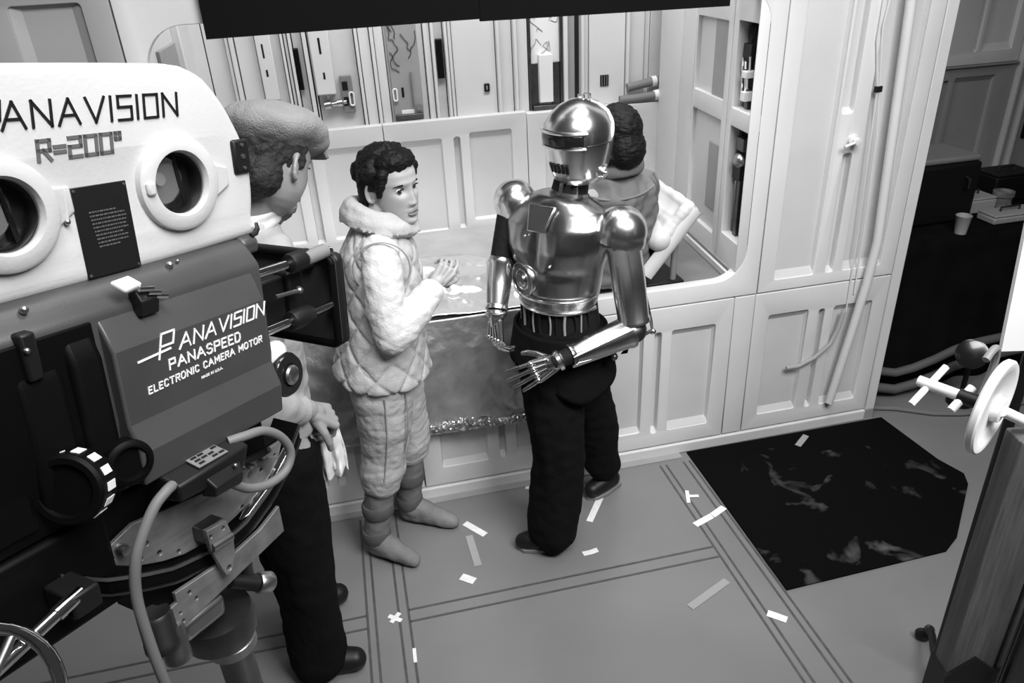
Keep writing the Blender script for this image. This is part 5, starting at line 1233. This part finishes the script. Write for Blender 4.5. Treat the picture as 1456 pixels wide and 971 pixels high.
mx = MB(); mx.prism(rrect(-.272, -.003, -.374, -.188, .014, 5), lambda n, u: L(.345, u, n), lambda n, u: L(.352, u, n)); mx = mx.build('matte_box', 'matte_grey', fc)
mb = MB(); pts = [L(.342, u, n) for n, u in rrect(-.268, -.007, -.370, -.192, .012, 5)]; mb.tube(pts + [pts[0]], .008, 10, False); mb.build('rim', 'camera_black', mx)
mb = MB(); rr0, rr1 = rrect(-.272, -.003, -.374, -.188, .014, 5), rrect(-.272, -.004, -.374, -.188, .014, 5)
mb.loft([[L(.352, u, n) for n, u in rr0], [L(.372, u, n) for n, u in rr1]], False); mb.build('hood', 'black', mx, solid=.004)
mb = MB(); mb.prism([(-.078, -.212), (-.052, -.212), (-.058, -.198), (-.062, -.192), (-.068, -.192), (-.072, -.198)], lambda n, u: L(.330, u, n), lambda n, u: L(.345, u, n)); mb.build('thumb_nut', 'black', mx)
fk = MB(); fk.lathe([(0, -.03), (.038, -.03), (.042, -.024), (.042, .004), (.038, .010), (.022, .010), (.020, .004), (0, .004)], L(.190, -.378, -.01), (.1, -1, .05), 40); fk = fk.build('follow_focus_knob', 'black_gloss', fc)
mb = MB(); mb.lathe([(.008, .0), (.018, .0), (.019, .010), (.015, .013), (.009, .010)], L(.192, -.378, -.006), (.1, -1, .05), 28); mb.build('knob_ring', 'steel', fk)
mb = MB(); mb.ball(L(.178, -.336, -.022), .032, .014, .026); mb.build('index_disc', 'white', fk)
# cable box under the motor
cx = MB(); cx.hexa([L(-.155, -.388, .045), L(-.008, -.385, .045), L(-.014, -.402, .098), L(-.150, -.405, .098)], [L(-.155, -.44, .03), L(-.030, -.44, .03), L(-.030, -.44, .095), L(-.148, -.432, .095)]); cx = cx.build('connector_box', 'black', fc, bevel=.004)
def topq(a, t): return L(a, lerp(-.3845, -.4015, t) , lerp(.046, .097, t))
npq = [topq(-.110, .22), topq(-.056, .22), topq(-.050, .88), topq(-.106, .88)]
mb = MB(); mb.hexa(npq, [p + Vector((0, -.0008, .002)) for p in npq]); np_ = mb.build('name_plate', 'plate_steel', cx, smooth=0)
mb = MB(); random.seed(5)
for j in range(4):
    for i in range(4):
        if random.random() < .25: continue
        a = -.104 + i * .0125 + .0012 * j; t = .30 + j * .14
        q = [topq(a, t), topq(a + .010, t), topq(a + .010, t + .08), topq(a, t + .08)]
        mb.hexa([p + Vector((0, -.0007, .0019)) for p in q], [p + Vector((0, -.0010, .0026)) for p in q])
mb.build('fine_print', 'black', np_, smooth=0, kind='stuff')
mb = MB(); mb.hexa([L(-.103, -.414, .092), L(-.034, -.412, .092), L(-.038, -.438, .105), L(-.098, -.432, .112)], [L(-.103, -.452, .08), L(-.036, -.452, .08), L(-.040, -.456, .100), L(-.100, -.448, .108)]); mb.build('plug', 'black', cx, bevel=.003)
mb = MB(); mb.ball(L(-.052, -.418, .104), .0035); mb.build('screw', 'steel', cx)
mb = MB(); pts = [(-.030, -.395, .07), (-.005, -.395, .08), (.034, -.403, .082), (.070, -.432, .082), (.086, -.468, .082), (.070, -.495, .082), (.030, -.500, .082), (-.015, -.484, .085), (-.050, -.455, .09), (-.06, -.445, .09)]
mb.tube(smoothpts([L(*p) for p in pts]), .0078, 10); mb.build('cable_loop', 'cable_grey', fc)
mb = MB(); mb.tube(smoothpts([L(*p) for p in ((-.150, -.405, .085), (-.165, -.405, .09), (-.188, -.418, .09), (-.214, -.452, .088), (-.229, -.486, .085), (-.235, -.54, .08), (-.232, -.612, .08), (-.222, -.706, .08), (-.20, -.80, .07), (-.17, -.95, .03))]), .0078, 10); mb.build('power_cable', 'cable_grey', fc)

# ---------------------------------------------------------------- geared head under the camera
gh = empty('geared_head', None, 'black geared head with drilled steel plates carrying the film camera', 'tripod head', M=Matrix.Translation(RA * -.05 + RU * -.70) @ RM)
def GL(a, u, n): return Vector((a + .05, -n, u + .70))
class GB(MB):
    pass
def gbox(mb, a0, a1, u0, u1, n0, n1):
    return mb.box(a0 + .05, a1 + .05, -n1, -n0, u0 + .70, u1 + .70)
ppoly = [(-.245, -.488), (-.182, -.468), (-.053, -.486), (.127, -.477), (.112, -.505), (.087, -.531), (.045, -.552), (-.001, -.563), (-.04, -.570), (-.072, -.572), (-.11, -.568), (-.148, -.556), (-.191, -.536), (-.22, -.515)]
holes = [(-.168, -.511, .0045), (-.150, -.539, .0045), (-.118, -.557, .0038), (-.180, -.530, .003), (.016, -.553, .0038), (.069, -.508, .004), (.104, -.496, .003), (-.222, -.502, .003)]
pl_ = plate('cradle_plate', ppoly, [circle(h[0], h[1], h[2], 12) for h in holes], .008, .0012, lambda a, u, w: GL(a, u, .024 - w), 'plate_steel', gh)
mb = MB(); mb.prism([(a, u + .002) for a, u in ppoly], lambda a, u: GL(a, u, .014), lambda a, u: GL(a, u, -.02)); mb.build('cradle_core', 'camera_black', gh)
mb = MB(); gbox(mb, -.42, .10, -.49, -.418, -.16, .012); gbox(mb, -.44, -.22, -.57, -.42, -.14, .03); mb.build('head_body', 'camera_black', gh, bevel=.008)
for a, u in ((-.209, -.493), (.041, -.490), (.069, -.487), (.02, -.487)):
    mb = MB(); mb.lathe([(0, .016), (.007, .015), (.009, .010), (.009, 0), (0, 0)], GL(a, u, .024), (0, -1, 0), 16); mb.build('thumb_screw', 'steel', gh)
mb = MB(); mb.tube([GL(.03, -.47, .03), GL(.055, -.462, .05), GL(.06, -.455, .06)], .006, 8); mb.build('lock_lever', 'black', gh)
# toothed rocker rail
def arcpt(t, off, n):     # t along the arc
    pts = [(-.30, -.50), (-.245, -.545), (-.189, -.575), (-.137, -.598), (-.065, -.612), (.008, -.606), (.079, -.572), (.130, -.532), (.165, -.490)]
    x = t * (len(pts) - 1); i = min(int(x), len(pts) - 2); f = x - i
    return GL(lerp(pts[i][0], pts[i + 1][0], f), lerp(pts[i][1], pts[i + 1][1], f) + off, n)
for nm, m, off, h, n0, n1 in (('rocker_rail', 'camera_black', .0, .030, -.03, .030), ('rail_edge', 'steel', .022, .006, .0, .034), ('rail_edge', 'dark_steel', -.004, .004, .0, .0335)):
    mb = MB(); k = 30
    mb.loft([[arcpt(i / k, off, n1), arcpt(i / k, off + h, n1), arcpt(i / k, off + h, n0), arcpt(i / k, off, n0)] for i in range(k + 1)]); mb.build(nm, m, gh, smooth=30)
mb = MB(); mb.tube([arcpt(t, .034, .026) for t in np.linspace(.62, .9, 12)], [.002] + [.006] * 10 + [.002], 8); mb.build('rail_glint_bar', 'chrome', gh)
ck = plate('clamp_plate', [(-.090, -.527), (-.050, -.531), (-.041, -.566), (-.043, -.597), (-.054, -.625), (-.060, -.629), (-.068, -.625), (-.074, -.606), (-.087, -.565)], [circle(-.084 + .0, -.541, .0035, 10), circle(-.058, -.5405, .0035, 10), circle(-.0595, -.616, .005, 12)], .010, .0015, lambda a, u, w: GL(a, u, .060 - w), 'plate_steel', gh)
mb = MB(); gbox(mb, -.088, -.046, -.556, -.530, .02, .052); mb.build('clamp_block', 'dark_steel', gh, bevel=.003)
mb = MB(); mb.tube([GL(-.086, -.560, .060), GL(-.046, -.562, .060)], .008, 12); mb.build('clamp_hinge', 'steel', gh)
lp = plate('base_side_plate', [(-.170, -.626), (-.152, -.624), (-.153, -.606), (-.036, -.612), (.030, -.602), (.079, -.583), (.083, -.637), (-.160, -.676), (-.166, -.664)], [circle(-.128, -.622, .004, 12), circle(-.150, -.645, .003, 12), circle(-.118, -.640, .0035, 12), circle(-.148, -.662, .0035, 12)], .008, .0012, lambda a, u, w: GL(a, u, .044 - w), 'plate_steel', gh)
mb = MB(); mb.prism([(-.168, -.626), (-.036, -.616), (.079, -.588), (.079, -.635), (-.158, -.672)], lambda a, u: GL(a, u, .034), lambda a, u: GL(a, u, -.10)); mb.build('base_core', 'camera_black', gh)
for c_, r in ((( -.182, -.655, .03), .026), ((-.165, -.690, .036), .020)):
    mb = MB(); mb.lathe([(0, .03), (r * .9, .03), (r, .024), (r, -.018), (r * 1.04, -.02), (r * 1.04, -.034), (0, -.036)], GL(*c_), (0, .1, 1), 24); mb.build('levelling_cap', 'dark_steel' if r > .022 else 'steel', gh)
mb = MB(); gbox(mb, -.15, -.06, -.715, -.672, -.02, .040); mb.build('levelling_block', 'steel', gh, bevel=.012, seg=3)
mb = MB(); mb.lathe([(0, 0), (.017, 0), (.019, .003), (.019, .026), (.016, .030), (0, .030)], GL(.008, -.700, .04), Vector((.85, -.2, -.45)), 24); mb.build('lock_knob', 'steel', gh)
mb = MB(); mb.cyl(GL(.008, -.700, .04), GL(-.03, -.675, .02), .015, n=14); mb.build('lock_shaft', 'black', gh)
mb = MB(); mb.cyl(GL(.00, -.655, .03), GL(.0, -.70, .03), .010, n=12); mb.build('lock_shaft', 'dark_steel', gh)
# crank rod and handwheel
mb = MB(); mb.cyl(GL(-.462, -.500, .105), GL(-.345, -.486, .085), .0085, n=14); mb.cyl(GL(-.345, -.486, .085), GL(-.305, -.482, .078), .0105, n=14); mb.build('crank_shaft', 'chrome', gh)
mb = MB(); gbox(mb, -.325, -.285, -.51, -.475, .03, .09); mb.build('gear_box', 'black', gh, bevel=.004)
hw = MB(); hc = GL(-.470, -.525, .115); hw.tube([hc + Vector((.095 * math.cos(t), .03 * math.sin(t), .095 * math.sin(t))) for t in np.linspace(0, 2 * PI, 41)], .0085, 12, False); hw = hw.build('hand_wheel', 'chrome', gh)
for k in range(3):
    t = .7 + k * 2 * PI / 3; mb = MB(); mb.cyl(hc, hc + Vector((.095 * math.cos(t), .03 * math.sin(t), .095 * math.sin(t))), .006, n=10); mb.build('spoke', 'steel', hw)
mb = MB(); mb.ball(hc, .016); mb.build('hub', 'steel', hw)

# ---------------------------------------------------------------- tripod under the head
tb = WL(-.055, -.738, 0.0)
tp = empty('tripod', (tb.x, tb.y, 0), 'metal tripod with a round centre column under the geared head', 'tripod')
mb = rel(tp); mb.lathe([(0, .02), (.06, .02), (.064, .0), (.06, -.03), (.045, -.035), (0, -.035)], tb + Vector((0, 0, -.01)), (0, 0, 1), 32); mb.build('top_casting', 'dark_steel', tp)
mb = rel(tp); mb.lathe([(.036, 0), (.038, -.006), (.038, -.035), (.034, -.04), (.030, -.05), (.030, -1.0)], tb + Vector((.012, -.004, -.035)), (0, 0, -1) if False else (0, 0, 1), 28); mb.build('centre_column', 'dark_steel', tp)
mb = rel(tp); mb.lathe([(.039, 0), (.043, -.003), (.043, -.022), (.039, -.025)], tb + Vector((.012, -.004, -.05)), (0, 0, 1), 28); mb.build('collar', 'steel', tp)
mb = rel(tp); mb.lathe([(0, .04), (.05, .04), (.056, .03), (.056, -.05), (.05, -.06), (0, -.06)], (tb.x + .012, tb.y - .004, .62), (0, 0, 1), 28); mb.build('leg_hub', 'dark_steel', tp)
for an in (-.75, 1.50, 3.6):
    d = Vector((math.cos(an), math.sin(an), 0)); p0 = Vector((tb.x + .012, tb.y - .004, .62)) + d * .035; p1 = Vector((tb.x, tb.y, 0)) + d * .46
    p1.z = .02; md = p0.lerp(p1, .55)
    mb = rel(tp); mb.cyl(p0, md, .024, .022, 16); mb.cyl(md, p1, .017, .015, 16); mb.build('leg', 'black', tp)
    mb = rel(tp); mb.lathe([(.02, -.02), (.027, -.016), (.027, .016), (.02, .02)], md, p1 - p0, 18); mb.build('leg_clamp', 'dark_steel', tp)
    mb = rel(tp); mb.cyl((p1.x, p1.y, 0), (p1.x, p1.y, .03), .025, .02, 14); mb.build('foot', 'black', tp)

# ================================================================== RIGHT FOREGROUND
ws = empty('wooden_stand', (1.02, .80, 0), 'dark wooden upright stand with a white handwheel and crank at the right edge', 'stand')
px = Vector((.974, -.224, 0)).normalized(); py = Vector((.224, .974, 0)).normalized(); pc = Vector((.988, .789, 0))
def PB(mb, s0, s1, t0, t1, z0, z1):
    q = lambda z: [pc + px * s + py * t + Vector((0, 0, z)) for s, t in ((s0, t0), (s1, t0), (s1, t1), (s0, t1))]
    return mb.hexa(q(z0), q(z1))
mb = rel(ws); PB(mb, .0, .088, 0, .045, .02, 1.385); mb.build('post', 'wood', ws, bevel=.003)
mb = rel(ws); PB(mb, .115, .20, .0, .04, .02, 1.32); mb.build('post', 'wood', ws, bevel=.003)
mb = rel(ws); PB(mb, .092, .096, -.012, .03, .02, 1.32); mb.build('edge_strip', 'chrome', ws)
mb = rel(ws); PB(mb, .097, .140, -.03, .02, .02, 1.32); mb.build('guide_bar', 'black_gloss', ws, bevel=.003)
mb = rel(ws); mb.prism([(-.004, .55), (.092, .55), (.092, .845), (.045, .885), (-.004, .835)], lambda s, z: pc + px * s + py * -.006 + Vector((0, 0, z)), lambda s, z: pc + px * s + py * .05 + Vector((0, 0, z))); mb.build('tape_wrap', 'black', ws)
mb = rel(ws); PB(mb, .055, .22, -.03, .05, 1.315, 1.385); mb.build('bracket', 'black', ws, bevel=.01)
mb = rel(ws); mb.lathe([(0, .0), (.013, 0), (.017, .003), (.017, -.002), (0, -.004)], pc + px * .068 + py * -.001 + Vector((0, 0, 1.285)), -py, 18); mb.build('bolt_head', 'black', ws)
mb = rel(ws); PB(mb, -.12, .32, -.15, .19, 0, .02); mb.build('base_board', 'wood', ws, bevel=.003)
hwn = Vector((-0.4706, 0.8823, 0.0105)); hwc = Vector((.946, .823, 1.440)); 
hn = hwn.normalized(); h1 = Vector((.073, .055, .130)); h1 = (h1 - hn * h1.dot(hn)).normalized(); h2 = hn.cross(h1)
hw2 = rel(ws)
prof = [(.0, -.004), (.060, -.004), (.064, -.007), (.078, -.007), (.081, -.004), (.081, .004), (.078, .007), (.064, .007), (.060, .004), (.0, .004)]
hw2.lathe(prof, hwc, hn, 48); hw2 = hw2.build('hand_wheel', 'white', ws)
mb = rel(ws); mb.cyl(hwc - hn * .016, hwc - hn * .018 + Vector((.12, .0, -.07)) * .9, .009, n=12); mb.build('axle', 'white', ws)
mb = rel(ws); mb.lathe([(0, 0), (.022, 0), (.02, -.012), (0, -.014)], hwc - hn * .004, hn, 20); mb.build('hub', 'white', hw2)
mb = rel(ws)
for k in range(2):
    pts = [hwc + h1 * (.092 * math.cos(t)) + h2 * (.05 * math.sin(t)) * (1 if k else .9) + hn * (.03 + .012 * k) for t in np.linspace(-.8, 1.5, 14)]
    if k == 0: mb.tube(pts, .006, 8)
mb.build('guard_loop', 'grey_mid', ws)
mb = rel(ws); mb.tube([hwc + hn * .014, hwc + hn * .05], .012, 14); mb.build('hub', 'black', hw2)
ca0, ca1 = hwc + hn * .045, hwc + hn * .115
mb = rel(ws); mb.cyl(ca0, ca1, .0095, n=16); mb.build('crank_handle', 'set_white', ws)
tv = (Vector((.890, .865, 1.501)) - Vector((.82, .849, 1.446))).normalized()
mb = rel(ws); mb.cyl(ca1 - hn * .018 - tv * .045 + hn.cross(tv) * .0, ca1 - hn * .018 + tv * .042, .0058, n=12); mb.build('cross_bar', 'white', ws)
mb = rel(ws); mb.cyl(ca0 - hn * .002 - tv * .030, ca0 - hn * .002 + tv * .022, .007, n=12); mb.build('cross_bar', 'white', ws)

bb = empty('bounce_board', (1.50, 1.285, 0), 'bright white upright bounce card on a low black castor stand behind the handwheel', 'board')
q0 = [(1.458, 1.287, 1.214), (1.66, 1.235, 1.214), (1.67, 1.29, 1.75), (1.468, 1.345, 1.75)]
mb = rel(bb); mb.hexa(q0, [(x + .003, y + .012, z) for x, y, z in q0]); mb.build('card', 'white', bb)
mb = rel(bb); mb.cyl((1.56, 1.29, .05), (1.56, 1.30, 1.25), .014, n=14); mb.box(1.54, 1.58, 1.285, 1.325, 1.19, 1.26); mb.build('post', 'black', bb)
for e in ((1.655, 1.425), (1.78, 1.20), (1.46, 1.17)):
    mb = rel(bb); mb.tube([(1.56, 1.29, .09), (lerp(1.56, e[0], .75), lerp(1.29, e[1], .75), .075), (e[0], e[1], .055)], .012, 10); mb.build('leg', 'black', bb)
    c = rel(bb); c.lathe([(0, -.011), (.018, -.011), (.024, -.007), (.024, .007), (.018, .011), (0, .011)], (e[0] - .012, e[1] + .008, .0245), (.6, .8, 0), 20); c = c.build('castor', 'black', bb)
    mb = rel(bb); mb.ball((e[0], e[1], .052), .017); mb.build('castor_cap', 'dark_steel', c)
